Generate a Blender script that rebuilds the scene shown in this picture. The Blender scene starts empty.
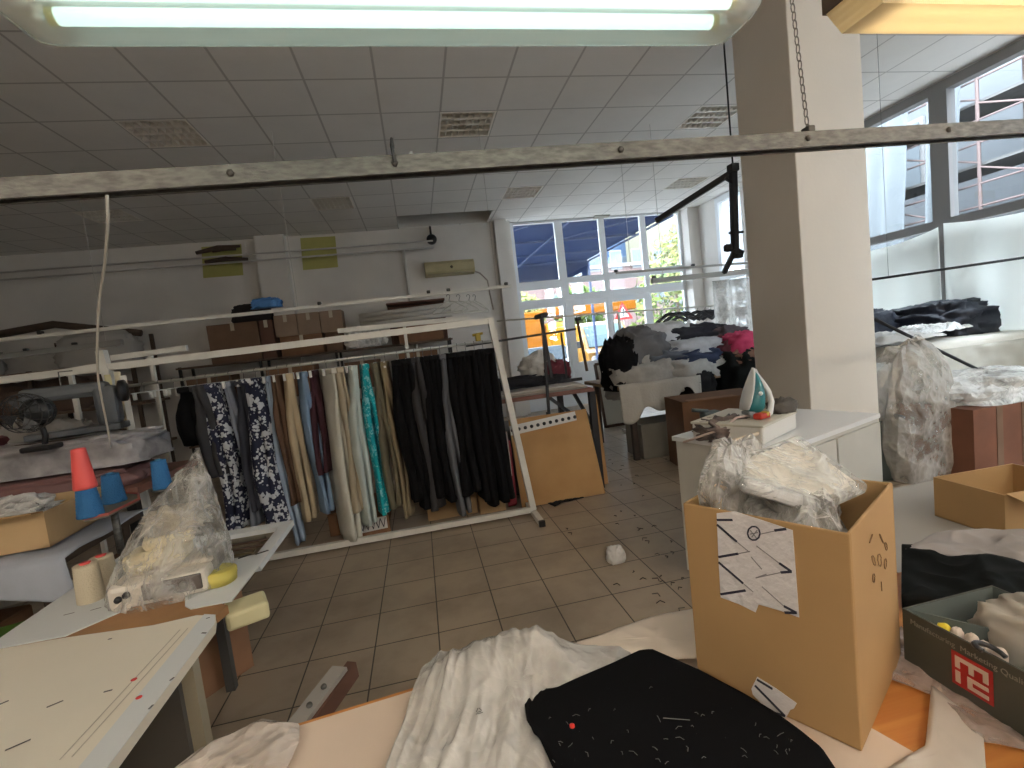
import bpy, bmesh, math, random
from mathutils import Vector, Matrix, noise
PI = math.pi
rnd = random.Random(7)
# ------------------------------------------------------------------ camera
CAM = Vector((0, 0, 1.5)); FPX = 483.369
_yaw, _pit, _rol = math.radians(10.48895), math.radians(-4.86862), math.radians(-6.57064)
_fw = Vector((math.sin(_yaw)*math.cos(_pit), math.cos(_yaw)*math.cos(_pit), math.sin(_pit)))
_rt = Vector((math.cos(_yaw), -math.sin(_yaw), 0)); _up = _rt.cross(_fw)
RT = _rt*math.cos(_rol) + _up*math.sin(_rol); UP = _up*math.cos(_rol) - _rt*math.sin(_rol)
cd = bpy.data.cameras.new('camera'); cam = bpy.data.objects.new('camera', cd)
bpy.context.scene.collection.objects.link(cam)
cd.sensor_width = 36; cd.lens = FPX/1024*36; cd.clip_start = .02; cd.clip_end = 300
cam.matrix_world = Matrix.Translation(CAM) @ Matrix(((RT.x, UP.x, -_fw.x), (RT.y, UP.y, -_fw.y), (RT.z, UP.z, -_fw.z))).to_4x4()
sc = bpy.context.scene; sc.camera = cam
sc.view_settings.view_transform = 'Standard'; sc.view_settings.look = 'None'
sc.view_settings.gamma = 1; sc.view_settings.use_curve_mapping = False
sc.view_settings.exposure = 0.45
# ------------------------------------------------------------------ sky
wd = bpy.data.worlds.new('sky'); sc.world = wd; wd.use_nodes = True
bg = wd.node_tree.nodes['Background']; bg.inputs[0].default_value = (.86, .93, 1, 1); bg.inputs[1].default_value = 17.0
TUBE_COLD, TUBE_WARM, FILL = 1.0, 3.0, 105.0  # last value drives the added, unseen lamps behind the camera

def at(px, py, x=None, y=None, z=None):
    "a measured point of the place: the sight line through a picture point met with a real plane"
    d = _fw*FPX + RT*(px-512) - UP*(py-384)
    if x is not None: t = (x-CAM.x)/d.x
    elif y is not None: t = (y-CAM.y)/d.y
    else: t = (z-CAM.z)/d.z
    return CAM + d*t

# ------------------------------------------------------------------ materials
MC = {}
def mat(name, col, rough=.7, metal=0, var=0, vscale=6, bump=0, bscale=40, spec=.5, emit=None, es=0, col2=None, trans=0, stretch=None):
    if name in MC: return MC[name]
    m = bpy.data.materials.new(name); m.use_nodes = True; MC[name] = m
    nt = m.node_tree; b = nt.nodes['Principled BSDF']
    b.inputs['Base Color'].default_value = (*col, 1); b.inputs['Roughness'].default_value = rough
    b.inputs['Metallic'].default_value = metal; b.inputs['Specular IOR Level'].default_value = spec
    if emit: b.inputs['Emission Color'].default_value = (*emit, 1); b.inputs['Emission Strength'].default_value = es
    tc = nt.nodes.new('ShaderNodeTexCoord'); src = tc.outputs['Object']
    if stretch:
        mp = nt.nodes.new('ShaderNodeMapping'); mp.inputs['Scale'].default_value = stretch
        nt.links.new(src, mp.inputs[0]); src = mp.outputs[0]
    if var or col2:
        n = nt.nodes.new('ShaderNodeTexNoise'); n.inputs['Scale'].default_value = vscale; n.inputs['Detail'].default_value = 6
        nt.links.new(src, n.inputs['Vector'])
        r = nt.nodes.new('ShaderNodeValToRGB'); r.color_ramp.elements[0].position = .35; r.color_ramp.elements[1].position = .68
        c2 = col2 or tuple(c*(1-var) for c in col)
        r.color_ramp.elements[0].color = (*c2, 1); r.color_ramp.elements[1].color = (*col, 1)
        nt.links.new(n.outputs['Fac'], r.inputs[0]); nt.links.new(r.outputs[0], b.inputs['Base Color'])
    if bump:
        n = nt.nodes.new('ShaderNodeTexNoise'); n.inputs['Scale'].default_value = bscale; n.inputs['Detail'].default_value = 4
        nt.links.new(src, n.inputs['Vector'])
        bp = nt.nodes.new('ShaderNodeBump'); bp.inputs['Strength'].default_value = bump; bp.inputs['Distance'].default_value = .02
        nt.links.new(n.outputs['Fac'], bp.inputs['Height']); nt.links.new(bp.outputs[0], b.inputs['Normal'])
    if trans:
        t = nt.nodes.new('ShaderNodeBsdfTranslucent'); t.inputs[0].default_value = (*col, 1)
        mx = nt.nodes.new('ShaderNodeMixShader'); mx.inputs[0].default_value = trans
        nt.links.new(b.outputs[0], mx.inputs[1]); nt.links.new(t.outputs[0], mx.inputs[2])
        nt.links.new(mx.outputs[0], nt.nodes['Material Output'].inputs[0])
    return m

def film(name, col=(.9, .9, .88), clear=.55, rough=.12, bscale=14, bump=.8):
    "wrinkled polythene: mostly clear, milky where creased or seen edge on, sharp glossy creases"
    if name in MC: return MC[name]
    m = bpy.data.materials.new(name); m.use_nodes = True; MC[name] = m
    nt = m.node_tree; N = nt.nodes; L = nt.links; b = N['Principled BSDF']
    b.inputs['Base Color'].default_value = (*col, 1); b.inputs['Roughness'].default_value = rough; b.inputs['Specular IOR Level'].default_value = .7
    def math_(op, a, c, d=None):
        k = N.new('ShaderNodeMath'); k.operation = op
        for i, x in enumerate((a, c, d)):
            if x is None: continue
            if isinstance(x, (int, float)): k.inputs[i].default_value = x
            else: L.new(x, k.inputs[i])
        return k.outputs[0]
    tc = N.new('ShaderNodeTexCoord'); n = N.new('ShaderNodeTexNoise'); n.inputs['Scale'].default_value = bscale*.45; n.inputs['Detail'].default_value = 3
    L.new(tc.outputs['Object'], n.inputs['Vector'])
    va = N.new('ShaderNodeVectorMath'); va.operation = 'MULTIPLY_ADD'; L.new(n.outputs['Color'], va.inputs[0]); va.inputs[1].default_value = (.16, .16, .16); L.new(tc.outputs['Object'], va.inputs[2])
    vs = []
    for s in (bscale*.8, bscale*2.1, bscale*4.5):
        v = N.new('ShaderNodeTexVoronoi'); v.inputs['Scale'].default_value = s; L.new(va.outputs[0], v.inputs['Vector']); vs.append(math_('DIVIDE', v.outputs['Distance'], s/bscale))
    h = math_('ADD', math_('ADD', vs[0], vs[1]), vs[2])
    bp = N.new('ShaderNodeBump'); bp.inputs['Strength'].default_value = min(1, bump); bp.inputs['Distance'].default_value = .35/bscale
    L.new(h, bp.inputs['Height']); L.new(bp.outputs[0], b.inputs['Normal'])
    tr = N.new('ShaderNodeBsdfTransparent'); tr.inputs[0].default_value = (.98, .98, .97, 1)
    lw = N.new('ShaderNodeLayerWeight'); lw.inputs['Blend'].default_value = .35; L.new(bp.outputs[0], lw.inputs['Normal'])
    f = math_('ADD', math_('MULTIPLY', lw.outputs['Facing'], .55), math_('MULTIPLY_ADD', h, .5, 1-clear-.42)); f = math_('MINIMUM', math_('MAXIMUM', f, .06), .95)
    mx = N.new('ShaderNodeMixShader'); L.new(f, mx.inputs[0])
    L.new(tr.outputs[0], mx.inputs[1]); L.new(b.outputs[0], mx.inputs[2]); L.new(mx.outputs[0], N['Material Output'].inputs[0])
    return m

def glass(name, tint=(.95, .98, 1)):
    if name in MC: return MC[name]
    m = bpy.data.materials.new(name); m.use_nodes = True; MC[name] = m
    nt = m.node_tree; N = nt.nodes; L = nt.links; N.remove(N['Principled BSDF'])
    tr = N.new('ShaderNodeBsdfTransparent'); tr.inputs[0].default_value = (*tint, 1)
    gl = N.new('ShaderNodeBsdfGlossy'); gl.inputs['Roughness'].default_value = .02
    mx = N.new('ShaderNodeMixShader'); mx.inputs[0].default_value = .06
    L.new(tr.outputs[0], mx.inputs[1]); L.new(gl.outputs[0], mx.inputs[2]); L.new(mx.outputs[0], N['Material Output'].inputs[0])
    return m

def floral(name, base, spot, scale=22, thr=.52):
    m = mat(name, base, .8); nt = m.node_tree; N = nt.nodes; L = nt.links; b = N['Principled BSDF']
    tc = N.new('ShaderNodeTexCoord'); v = N.new('ShaderNodeTexVoronoi'); v.inputs['Scale'].default_value = scale
    n = N.new('ShaderNodeTexNoise'); n.inputs['Scale'].default_value = scale*.35; n.inputs['Detail'].default_value = 6
    L.new(tc.outputs['Object'], n.inputs['Vector']); L.new(tc.outputs['Object'], v.inputs['Vector'])
    ma = N.new('ShaderNodeMath'); ma.operation = 'SUBTRACT'; L.new(n.outputs['Fac'], ma.inputs[0]); 
    m2 = N.new('ShaderNodeMath'); m2.operation = 'MULTIPLY'; m2.inputs[1].default_value = .35; L.new(v.outputs['Distance'], m2.inputs[0]); L.new(m2.outputs[0], ma.inputs[1])
    r = N.new('ShaderNodeValToRGB'); r.color_ramp.elements[0].position = thr-.17; r.color_ramp.elements[1].position = thr-.14
    r.color_ramp.elements[0].color = (*base, 1); r.color_ramp.elements[1].color = (*spot, 1)
    L.new(ma.outputs[0], r.inputs[0]); L.new(r.outputs[0], b.inputs['Base Color']); return m

def grid_mat(name, sx, sy, ox, oy, gap, col, gcol, rough, var=.1, dirt=None, bump=.3, vscale=1.5):
    "square tiles with joints, from world metres"
    m = mat(name, col, rough); nt = m.node_tree; N = nt.nodes; L = nt.links; b = N['Principled BSDF']
    tc = N.new('ShaderNodeTexCoord'); sp = N.new('ShaderNodeSeparateXYZ'); L.new(tc.outputs['Object'], sp.inputs[0])
    outs = []; cells = []
    for k, (s, o) in enumerate(((sx, ox), (sy, oy))):
        a = N.new('ShaderNodeMath'); a.operation = 'SUBTRACT'; a.inputs[1].default_value = o; L.new(sp.outputs[k], a.inputs[0])
        d = N.new('ShaderNodeMath'); d.operation = 'DIVIDE'; d.inputs[1].default_value = s; L.new(a.outputs[0], d.inputs[0])
        fl = N.new('ShaderNodeMath'); fl.operation = 'FLOOR'; L.new(d.outputs[0], fl.inputs[0]); cells.append(fl)
        f = N.new('ShaderNodeMath'); f.operation = 'FRACT'; L.new(d.outputs[0], f.inputs[0])
        c = N.new('ShaderNodeMath'); c.operation = 'SUBTRACT'; c.inputs[1].default_value = .5; L.new(f.outputs[0], c.inputs[0])
        ab = N.new('ShaderNodeMath'); ab.operation = 'ABSOLUTE'; L.new(c.outputs[0], ab.inputs[0])
        g = N.new('ShaderNodeMath'); g.operation = 'GREATER_THAN'; g.inputs[1].default_value = .5-gap/s/2; L.new(ab.outputs[0], g.inputs[0]); outs.append(g)
    mxm = N.new('ShaderNodeMath'); mxm.operation = 'MAXIMUM'; L.new(outs[0].outputs[0], mxm.inputs[0]); L.new(outs[1].outputs[0], mxm.inputs[1])
    cb = N.new('ShaderNodeCombineXYZ'); L.new(cells[0].outputs[0], cb.inputs[0]); L.new(cells[1].outputs[0], cb.inputs[1])
    wn = N.new('ShaderNodeTexWhiteNoise'); L.new(cb.outputs[0], wn.inputs['Vector'])
    n = N.new('ShaderNodeTexNoise'); n.inputs['Scale'].default_value = vscale; n.inputs['Detail'].default_value = 8; n.inputs['Roughness'].default_value = .65; L.new(tc.outputs['Object'], n.inputs['Vector'])
    r = N.new('ShaderNodeValToRGB'); r.color_ramp.elements[0].position = .36; r.color_ramp.elements[1].position = .56
    r.color_ramp.elements[0].color = (*(dirt or tuple(c*(1-var) for c in col)), 1); r.color_ramp.elements[1].color = (*col, 1); L.new(n.outputs['Fac'], r.inputs[0])
    mr = N.new('ShaderNodeMapRange'); mr.inputs['To Min'].default_value = 1-var*.6; mr.inputs['To Max'].default_value = 1; L.new(wn.outputs['Value'], mr.inputs['Value'])
    ml = N.new('ShaderNodeVectorMath'); ml.operation = 'SCALE'; L.new(r.outputs[0], ml.inputs[0]); L.new(mr.outputs[0], ml.inputs['Scale'])
    mx = N.new('ShaderNodeMix'); mx.data_type = 'RGBA'; L.new(mxm.outputs[0], mx.inputs[0]); L.new(ml.outputs[0], mx.inputs[6]); mx.inputs[7].default_value = (*gcol, 1)
    L.new(mx.outputs[2], b.inputs['Base Color'])
    bp = N.new('ShaderNodeBump'); bp.inputs['Strength'].default_value = bump; bp.inputs['Distance'].default_value = .004; bp.invert = True
    L.new(mxm.outputs[0], bp.inputs['Height']); L.new(bp.outputs[0], b.inputs['Normal'])
    return m

# ------------------------------------------------------------------ mesh builder
COL = sc.collection; ORG = {}
class MB:
    def __init__(s): s.v = []; s.f = []; s.m = []; s.sm = []; s.mats = []
    def _mi(s, m):
        if m not in s.mats: s.mats.append(m)
        return s.mats.index(m)
    def add(s, vs, fs, m=None, smooth=False):
        o = len(s.v); s.v += [Vector(v) for v in vs]; k = s._mi(m)
        for f in fs: s.f.append([i+o for i in f]); s.m.append(k); s.sm.append(smooth)
        return s
    def box(s, c, d, rot=0, m=None, tilt=None):
        "centre, full sizes, turn about z (or a 3x3 matrix)"
        M = tilt if tilt is not None else Matrix.Rotation(rot, 3, 'Z')
        vs = [Vector(c) + M @ Vector((x*d[0]/2, y*d[1]/2, z*d[2]/2)) for z in (-1, 1) for x, y in ((-1,-1),(1,-1),(1,1),(-1,1))]
        return s.add(vs, [(3,2,1,0),(4,5,6,7),(0,1,5,4),(1,2,6,5),(2,3,7,6),(3,0,4,7)], m)
    def mm(s, a, b, m=None):
        a, b = Vector(a), Vector(b); return s.box((a+b)/2, [abs(b[i]-a[i]) for i in range(3)], 0, m)
    def rbox(s, c, d, r=.01, rot=0, m=None, seg=2):
        "box with rounded edges"
        bm = bmesh.new(); bmesh.ops.create_cube(bm, size=1); bmesh.ops.scale(bm, vec=d, verts=bm.verts)
        bmesh.ops.bevel(bm, geom=bm.edges[:], offset=min(r, min(d)*.45), segments=seg, affect='EDGES', profile=.5)
        M = Matrix.Rotation(rot, 3, 'Z') if not isinstance(rot, Matrix) else rot
        bm.verts.index_update()
        s.add([Vector(c)+M @ v.co for v in bm.verts], [[v.index for v in f.verts] for f in bm.faces], m, False); bm.free(); return s
    def tube(s, pts, r, n=10, m=None, cap=True, closed=False):
        pts = [Vector(p) for p in pts]; rs = r if isinstance(r, (list, tuple)) else [r]*len(pts)
        vs = []; prev = None
        for i, p in enumerate(pts):
            a = pts[(i-1) % len(pts)] if (closed or i) else p; b = pts[(i+1) % len(pts)] if (closed or i < len(pts)-1) else p
            t = (b-a).normalized() if (b-a).length > 1e-9 else Vector((0,0,1))
            if prev is None: u = t.orthogonal().normalized()
            else:
                u = prev - t*prev.dot(t); u = u.normalized() if u.length > 1e-6 else t.orthogonal().normalized()
            prev = u; w = t.cross(u)
            vs += [p + (u*math.cos(2*PI*k/n+PI/n) + w*math.sin(2*PI*k/n+PI/n))*rs[i] for k in range(n)]
        fs = []; L = len(pts)
        for i in range(L if closed else L-1):
            j = (i+1) % L
            for k in range(n): fs.append((i*n+k, i*n+(k+1) % n, j*n+(k+1) % n, j*n+k))
        if cap and not closed: fs.append(tuple(range(n))[::-1]); fs.append(tuple((L-1)*n+k for k in range(n)))
        return s.add(vs, fs, m, n > 6)
    def bar(s, a, b, w, h=None, m=None):
        "square bar from a to b"
        a, b = Vector(a), Vector(b); h = h or w; t = (b-a); l = t.length; t.normalize()
        side = t.cross(Vector((0,0,1))); side = side.normalized() if side.length > .05 else Vector((1,0,0)); side = (side - t*side.dot(t)).normalized(); u = side.cross(t)
        M = Matrix((side, t, u)).transposed(); return s.box((a+b)/2, (w, l, h), m=m, tilt=M)
    def lathe(s, c, prof, n=20, m=None, axis=None):
        "profile of (radius, height) turned about z (or an axis)"
        M = Vector((0,0,1)).rotation_difference(Vector(axis).normalized()).to_matrix() if axis is not None else Matrix.Identity(3)
        vs = [Vector(c) + M @ Vector((r*math.cos(2*PI*k/n), r*math.sin(2*PI*k/n), z)) for r, z in prof for k in range(n)]
        fs = [(i*n+k, i*n+(k+1) % n, (i+1)*n+(k+1) % n, (i+1)*n+k) for i in range(len(prof)-1) for k in range(n)]
        fs += [tuple(range(n))[::-1], tuple((len(prof)-1)*n+k for k in range(n))]
        return s.add(vs, fs, m, True)
    def prism(s, poly, z0, z1, m=None):
        "outline in x, y raised from z0 to z1"
        n = len(poly); a = sum(poly[i][0]*poly[(i+1) % n][1]-poly[(i+1) % n][0]*poly[i][1] for i in range(n))
        if a < 0: poly = poly[::-1]
        vs = [(p[0], p[1], z0) for p in poly]+[(p[0], p[1], z1) for p in poly]
        return s.add(vs, [tuple(range(n))[::-1], tuple(range(n, 2*n))]+[(i, (i+1) % n, n+(i+1) % n, n+i) for i in range(n)], m)
    def slab(s, poly3, nrm, th, m=None):
        "flat outline given in 3D, thickened along nrm"
        n = len(poly3); nrm = Vector(nrm).normalized()*th; p = [Vector(q) for q in poly3]
        fn = (p[1]-p[0]).cross(p[2]-p[0])
        vs = p+[q+nrm for q in p]
        return s.add(vs, [tuple(range(n))[::-1], tuple(range(n, 2*n))]+[(i, (i+1) % n, n+(i+1) % n, n+i) for i in range(n)], m)
    def grid(s, fn, nu, nv, m=None, smooth=True, th=0):
        "surface fn(u, v); th > 0 gives it a back side"
        P = [[Vector(fn(i/nu, j/nv)) for j in range(nv+1)] for i in range(nu+1)]
        vs = [p for row in P for p in row]; W = nv+1
        fs = [(i*W+j, (i+1)*W+j, (i+1)*W+j+1, i*W+j+1) for i in range(nu) for j in range(nv)]
        if th:
            nn = []
            for i in range(nu+1):
                for j in range(nv+1):
                    a = P[min(i+1, nu)][j]-P[max(i-1, 0)][j]; b = P[i][min(j+1, nv)]-P[i][max(j-1, 0)]
                    q = a.cross(b); nn.append(q.normalized() if q.length > 1e-12 else Vector((0,0,1)))
            k = len(vs); back = [v - q*th for v, q in zip(vs, nn)]; vs += back
            fs += [tuple(k+x for x in f[::-1]) for f in fs]
            rim = [i*W for i in range(nu+1)]+[nu*W+j for j in range(1, nv+1)]+[i*W+nv for i in range(nu-1, -1, -1)]+[j for j in range(nv-1, 0, -1)]
            for q in range(len(rim)): a, b = rim[q], rim[(q+1) % len(rim)]; fs.append((b, a, k+a, k+b))
        return s.add(vs, fs, m, smooth)
    def build(s, name, m=None, parent=None, bevel=0, sub=0, world=True):
        me = bpy.data.meshes.new(name); o = bpy.data.objects.new(name, me); COL.objects.link(o)
        if parent is not None: org = ORG[parent]; o.parent = parent; ORG[o] = org
        else:
            xs = [v.x for v in s.v]; ys = [v.y for v in s.v]; zs = [v.z for v in s.v]
            org = Vector(((min(xs)+max(xs))/2, (min(ys)+max(ys))/2, min(zs))) if world is True else Vector(world)
            o.location = org; ORG[o] = org
        me.from_pydata([v-org for v in s.v], [], s.f)
        ms = [x if x is not None else m for x in s.mats]
        for x in ms: me.materials.append(x)
        me.polygons.foreach_set('material_index', s.m); me.polygons.foreach_set('use_smooth', s.sm)
        bm = bmesh.new(); bm.from_mesh(me); bmesh.ops.recalc_face_normals(bm, faces=bm.faces); bm.to_mesh(me); bm.free()
        if bevel:
            b = o.modifiers.new('bevel', 'BEVEL'); b.width = bevel; b.segments = 2; b.limit_method = 'ANGLE'; b.angle_limit = .8
        if sub:
            b = o.modifiers.new('sub', 'SUBSURF'); b.levels = sub; b.render_levels = sub
        me.update(); return o

def tag(o, label=None, cat=None, group=None, kind=None):
    if label: o['label'] = label
    if cat: o['category'] = cat
    if group: o['group'] = group
    if kind: o['kind'] = kind
    return o
def thing(name, loc, label, cat, group=None):
    o = bpy.data.objects.new(name, None); COL.objects.link(o); o.location = loc; o.empty_display_size = .1
    ORG[o] = Vector(loc); return tag(o, label, cat, group)
def struct(mb, name, m, **k): return tag(mb.build(name, m, world=(0, 0, 0), **k), kind='structure')
def copy_tree(o, loc=None, rotz=None, label=None, group=None, parent=None):
    c = o.copy(); COL.objects.link(c)
    if parent is not None: c.parent = parent
    ORG[c] = Vector(loc) if loc is not None else ORG.get(o, Vector())
    if loc is not None: c.location = loc
    if rotz is not None: c.rotation_euler = (0, 0, rotz)
    if label: c['label'] = label
    if group: c['group'] = group
    for ch in list(o.children): copy_tree(ch, parent=c)
    return c
def nz(p, f=1., seed=0): return noise.noise(Vector(p)*f + Vector((seed*3.7, seed*1.3, seed*7.1)))
def fold(p, f, seed=0):
    "sharp-ridged fold height in 0..1"
    a = 1-abs(nz(p, f, seed))*2; b = 1-abs(nz(p, f*2.3, seed+5))*2
    return max(0, a)*.65 + max(0, b)*.35

def sheet(out, mb=None, lift=.01, amp=.02, f=7, seed=0, th=.003, rings=16, n=96, m=None, dome=0, edge=.3, floor=None, droop=None, sharp=True, zf=None):
    "cloth, paper or film lying inside an outline of 3D points (star shaped); folds of height amp, centre raised by dome"
    mb = mb or MB(); P = [Vector(p) for p in out]; L = [(P[(i+1) % len(P)]-P[i]).length for i in range(len(P))]; T = sum(L)
    O = []
    for k in range(n):
        d = T*k/n; i = 0
        while d > L[i] and i < len(L)-1: d -= L[i]; i += 1
        O.append(P[i].lerp(P[(i+1) % len(P)], d/max(L[i], 1e-9)))
    c = sum(O, Vector())/n
    def pt(a, b):
        r = (1-a)**.8 if a < 1 else 0
        q = c.lerp(O[b % n], r); e = min(1, (1-r)/edge)
        h = lift + (dome*(1-r*r))
        g = fold(q, f, seed) if sharp else .5+.5*nz(q, f, seed)
        q = q.copy(); q.z += h + amp*g*(.25+.75*e)
        if droop: q = droop(q)
        if zf: q.z += zf(q)
        if floor is not None: q.z = max(q.z, floor+.001)
        return q
    vs = [pt(i/rings, k) for i in range(rings) for k in range(n)]; vs.append(pt(1, 0))
    fs = [(i*n+k, i*n+(k+1) % n, (i+1)*n+(k+1) % n, (i+1)*n+k) for i in range(rings-1) for k in range(n)]
    ct = len(vs)-1; fs += [((rings-1)*n+k, (rings-1)*n+(k+1) % n, ct) for k in range(n)]
    if th:
        k0 = len(vs); vs += [v-Vector((0, 0, th)) for v in vs]; fs += [tuple(k0+x for x in g[::-1]) for g in fs]
        fs += [(k, (k+1) % n, k0+(k+1) % n, k0+k) for k in range(n)]
    return mb.add(vs, fs, m, True)

def lump(c, d, seed=0, amp=.18, f=2.2, rot=0, mb=None, m=None, nu=56, nv=28, sq=.7, zmin=None, peak=None):
    "a crumpled soft heap: centre of base, full sizes; flat underneath"
    mb = mb or MB(); c = Vector(c); M = Matrix.Rotation(rot, 3, 'Z'); vs = []
    def sp(x, e): return math.copysign(abs(x)**e, x)
    for j in range(nv+1):
        ph = -PI/2 + PI*j/nv
        for i in range(nu):
            t = 2*PI*i/nu
            q = Vector((sp(math.cos(ph), sq)*sp(math.cos(t), sq), sp(math.cos(ph), sq)*sp(math.sin(t), sq), sp(math.sin(ph), sq)))
            k = 1 + amp*(fold(q, f, seed)*2-1.0) + amp*.5*nz(q, f*3, seed+9)
            q = q*k
            if peak and q.z > 0: q.z *= 1+peak*max(0, 1-math.hypot(q.x-.2, q.y)*1.3)
            z = max(q.z, -.55)
            p = M @ Vector((q.x*d[0]/2, q.y*d[1]/2, 0)); p.z = (z+.55)/1.55*d[2]
            vs.append(c+p)
    fs = [(j*nu+i, j*nu+(i+1) % nu, (j+1)*nu+(i+1) % nu, (j+1)*nu+i) for j in range(nv) for i in range(nu)]
    return mb.add(vs, fs, m, True)

def crumple(c, d, seed=0, rot=0, amp=.16, n=26, peak=0, zmin=None):
    "a crinkled plastic bag: flat irregular facets; c centre of the base, d full sizes"
    r = random.Random(seed); c = Vector(c); M = Matrix.Rotation(rot, 3, 'Z'); nu, nv = n, n//2; vs = []
    for j in range(nv+1):
        for i in range(nu):
            t = 2*PI*(i+(j % 2)*.5)/nu; ph = -PI/2+PI*j/nv
            q = Vector((math.cos(ph)*math.cos(t), math.cos(ph)*math.sin(t), math.sin(ph)))
            e = .8; q = Vector([math.copysign(abs(x)**e, x) for x in q])
            q *= 1+amp*(nz(q, 1.7, seed)*1.6+r.uniform(-.45, .45))
            if peak and q.z > 0: q.z *= 1+peak*max(0, 1-1.4*math.hypot(q.x-.15, q.y))
            z = max(q.z, -.6); p = M @ Vector((q.x*d[0]/2, q.y*d[1]/2, 0)); p.z = (z+.6)/1.6*d[2]; vs.append(c+p)
    fs = []
    for j in range(nv):
        for i in range(nu):
            a, b, e, f = j*nu+i, j*nu+(i+1) % nu, (j+1)*nu+(i+1) % nu, (j+1)*nu+i
            fs += [(a, b, f), (b, e, f)] if j % 2 == 0 else [(a, b, e), (a, e, f)]
    return MB().add(vs, fs, None, False)

def open_box(mb, c, d, rot, th, m, mi=None):
    "carton without its lid; c is the centre of the base"
    M = Matrix.Rotation(rot, 3, 'Z'); c = Vector(c); w, l, h = d
    mb.box(c+Vector((0, 0, th/2)), (w, l, th), rot, m)
    for sx in (-1, 1): mb.box(c+M @ Vector((sx*(w-th)/2, 0, h/2)), (th, l, h), rot, m)
    for sy in (-1, 1): mb.box(c+M @ Vector((0, sy*(l-th)/2, h/2)), (w-2*th, th, h), rot, m)
    return mb

GLYPH = {'M': [[(0,0),(0,1),(.5,.45),(1,1),(1,0)]], 'I': [[(.5,0),(.5,1)]], 'C': [[(1,1),(0,1),(0,0),(1,0)]]}
def text_mesh(s, size, ext, M, name, m, parent):
    "raised lettering turned into a mesh"
    cu = bpy.data.curves.new(name, 'FONT'); cu.body = s; cu.size = size; cu.extrude = ext; cu.align_x = 'LEFT'
    o = bpy.data.objects.new(name, cu); COL.objects.link(o); bpy.context.view_layer.update()
    me = bpy.data.meshes.new_from_object(o); bpy.data.objects.remove(o)
    me.transform(Matrix.Translation(-ORG[parent]) @ M); me.materials.clear(); me.materials.append(m)
    q = bpy.data.objects.new(name, me); COL.objects.link(q); q.parent = parent; ORG[q] = ORG[parent]; return q

# ------------------------------------------------------------------ materials in use
plaster = mat('plaster', (.76, .73, .69), .85, var=.12, vscale=1.3, bump=.08, bscale=60)
colpaint = mat('column_paint', (.74, .69, .62), .6, var=.07, vscale=1.2, bump=.05, bscale=30)
tilem = grid_mat('ceiling_tiles', .5945, .6208, -.0585, 4.535, .020, (.80, .78, .75), (.50, .48, .46), .9, var=.05, bump=.4)
floorm = grid_mat('floor_tiles', .3318, .3318, -.084, 2.54, .007, (.40, .32, .235), (.055, .042, .03), .32, var=.12, dirt=(.29, .23, .17), bump=.5)
floorm.node_tree.nodes['Principled BSDF'].inputs['Specular IOR Level'].default_value = .35
upvc = mat('white_upvc', (.74, .77, .80), .4)
alugrey = mat('grey_window_metal', (.23, .22, .215), .5, .3)
pane_m = glass('window_glass'); dark = mat('dark_void', (.03, .03, .03), .9)
steel_w = mat('white_steel', (.72, .70, .64), .45, var=.12, vscale=9)
steel_g = mat('galvanised_steel', (.20, .195, .18), .5, .7, col2=(.11, .107, .10), vscale=30, stretch=(1, 3, 3), bump=.15, bscale=60)
blackm = mat('black_steel', (.025, .025, .028), .5, .3)
blackp = mat('black_plastic', (.02, .02, .022), .4)
paperw = mat('white_paper', (.78, .76, .74), .8)
card = mat('cardboard', (.43, .265, .115), .8, col2=(.38, .23, .10), vscale=3)
card_l = mat('cardboard_light', (.52, .36, .19), .8, col2=(.45, .30, .15), vscale=4)
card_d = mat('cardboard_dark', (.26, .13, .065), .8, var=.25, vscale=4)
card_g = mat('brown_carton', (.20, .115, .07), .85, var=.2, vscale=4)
tapem = mat('packing_tape', (.52, .45, .34), .3)

# ------------------------------------------------------------------ shell of the room
def plate(mb, x0, x1, y0, y1, z0, z1, holes, ax='z', m=None):
    "rectangle with rectangular holes, cut into cells; ax names the thin axis"
    xs = sorted({x0, x1, *[h[0] for h in holes], *[h[1] for h in holes]}); ys = sorted({y0, y1, *[h[2] for h in holes], *[h[3] for h in holes]})
    xs = [x for x in xs if x0 <= x <= x1]; ys = [y for y in ys if y0 <= y <= y1]
    for j in range(len(ys)-1):
        run = None
        for i in range(len(xs)):
            inh = True
            if i < len(xs)-1:
                cx, cy = (xs[i]+xs[i+1])/2, (ys[j]+ys[j+1])/2
                inh = any(h[0] < cx < h[1] and h[2] < cy < h[3] for h in holes)
            if not inh and run is None: run = xs[i]
            if inh and run is not None:
                a, b = (run, ys[j]), (xs[i], ys[j+1]); run = None
                if ax == 'z': mb.mm((a[0], a[1], z0), (b[0], b[1], z1), m)
                elif ax == 'x': mb.mm((z0, a[0], a[1]), (z1, b[0], b[1]), m)
                else: mb.mm((a[0], z0, a[1]), (b[0], z1, b[1]), m)
    return mb
CZ = 3.92; LX0, LX1, RY0, RY1 = -7.6, 6.25, -3.2, 9.75
lamps = [(-2.14, 5.465), (.832, 5.465), (3.804, 5.465), (-5.11, 5.465), (-4.02, 7.95), (-.98, 7.95), (2.00, 7.95), (4.96, 7.95)]
struct(MB().mm((LX0, RY0, -.12), (6.4, 10.05, 0)), 'floor', floorm)
holes = [(x-.285, x+.285, y-.285, y+.285) for x, y in lamps] + [(-.06, 1.66, 8.86, 9.72)]
struct(plate(MB(), LX0, 6.3, RY0, 10.0, CZ, CZ+.02, holes), 'ceiling', tilem)
struct(MB().mm((LX0, RY0, 4.5), (6.4, 10.05, 4.65)), 'ceiling', mat('slab_concrete', (.3, .3, .29), .9))
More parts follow.
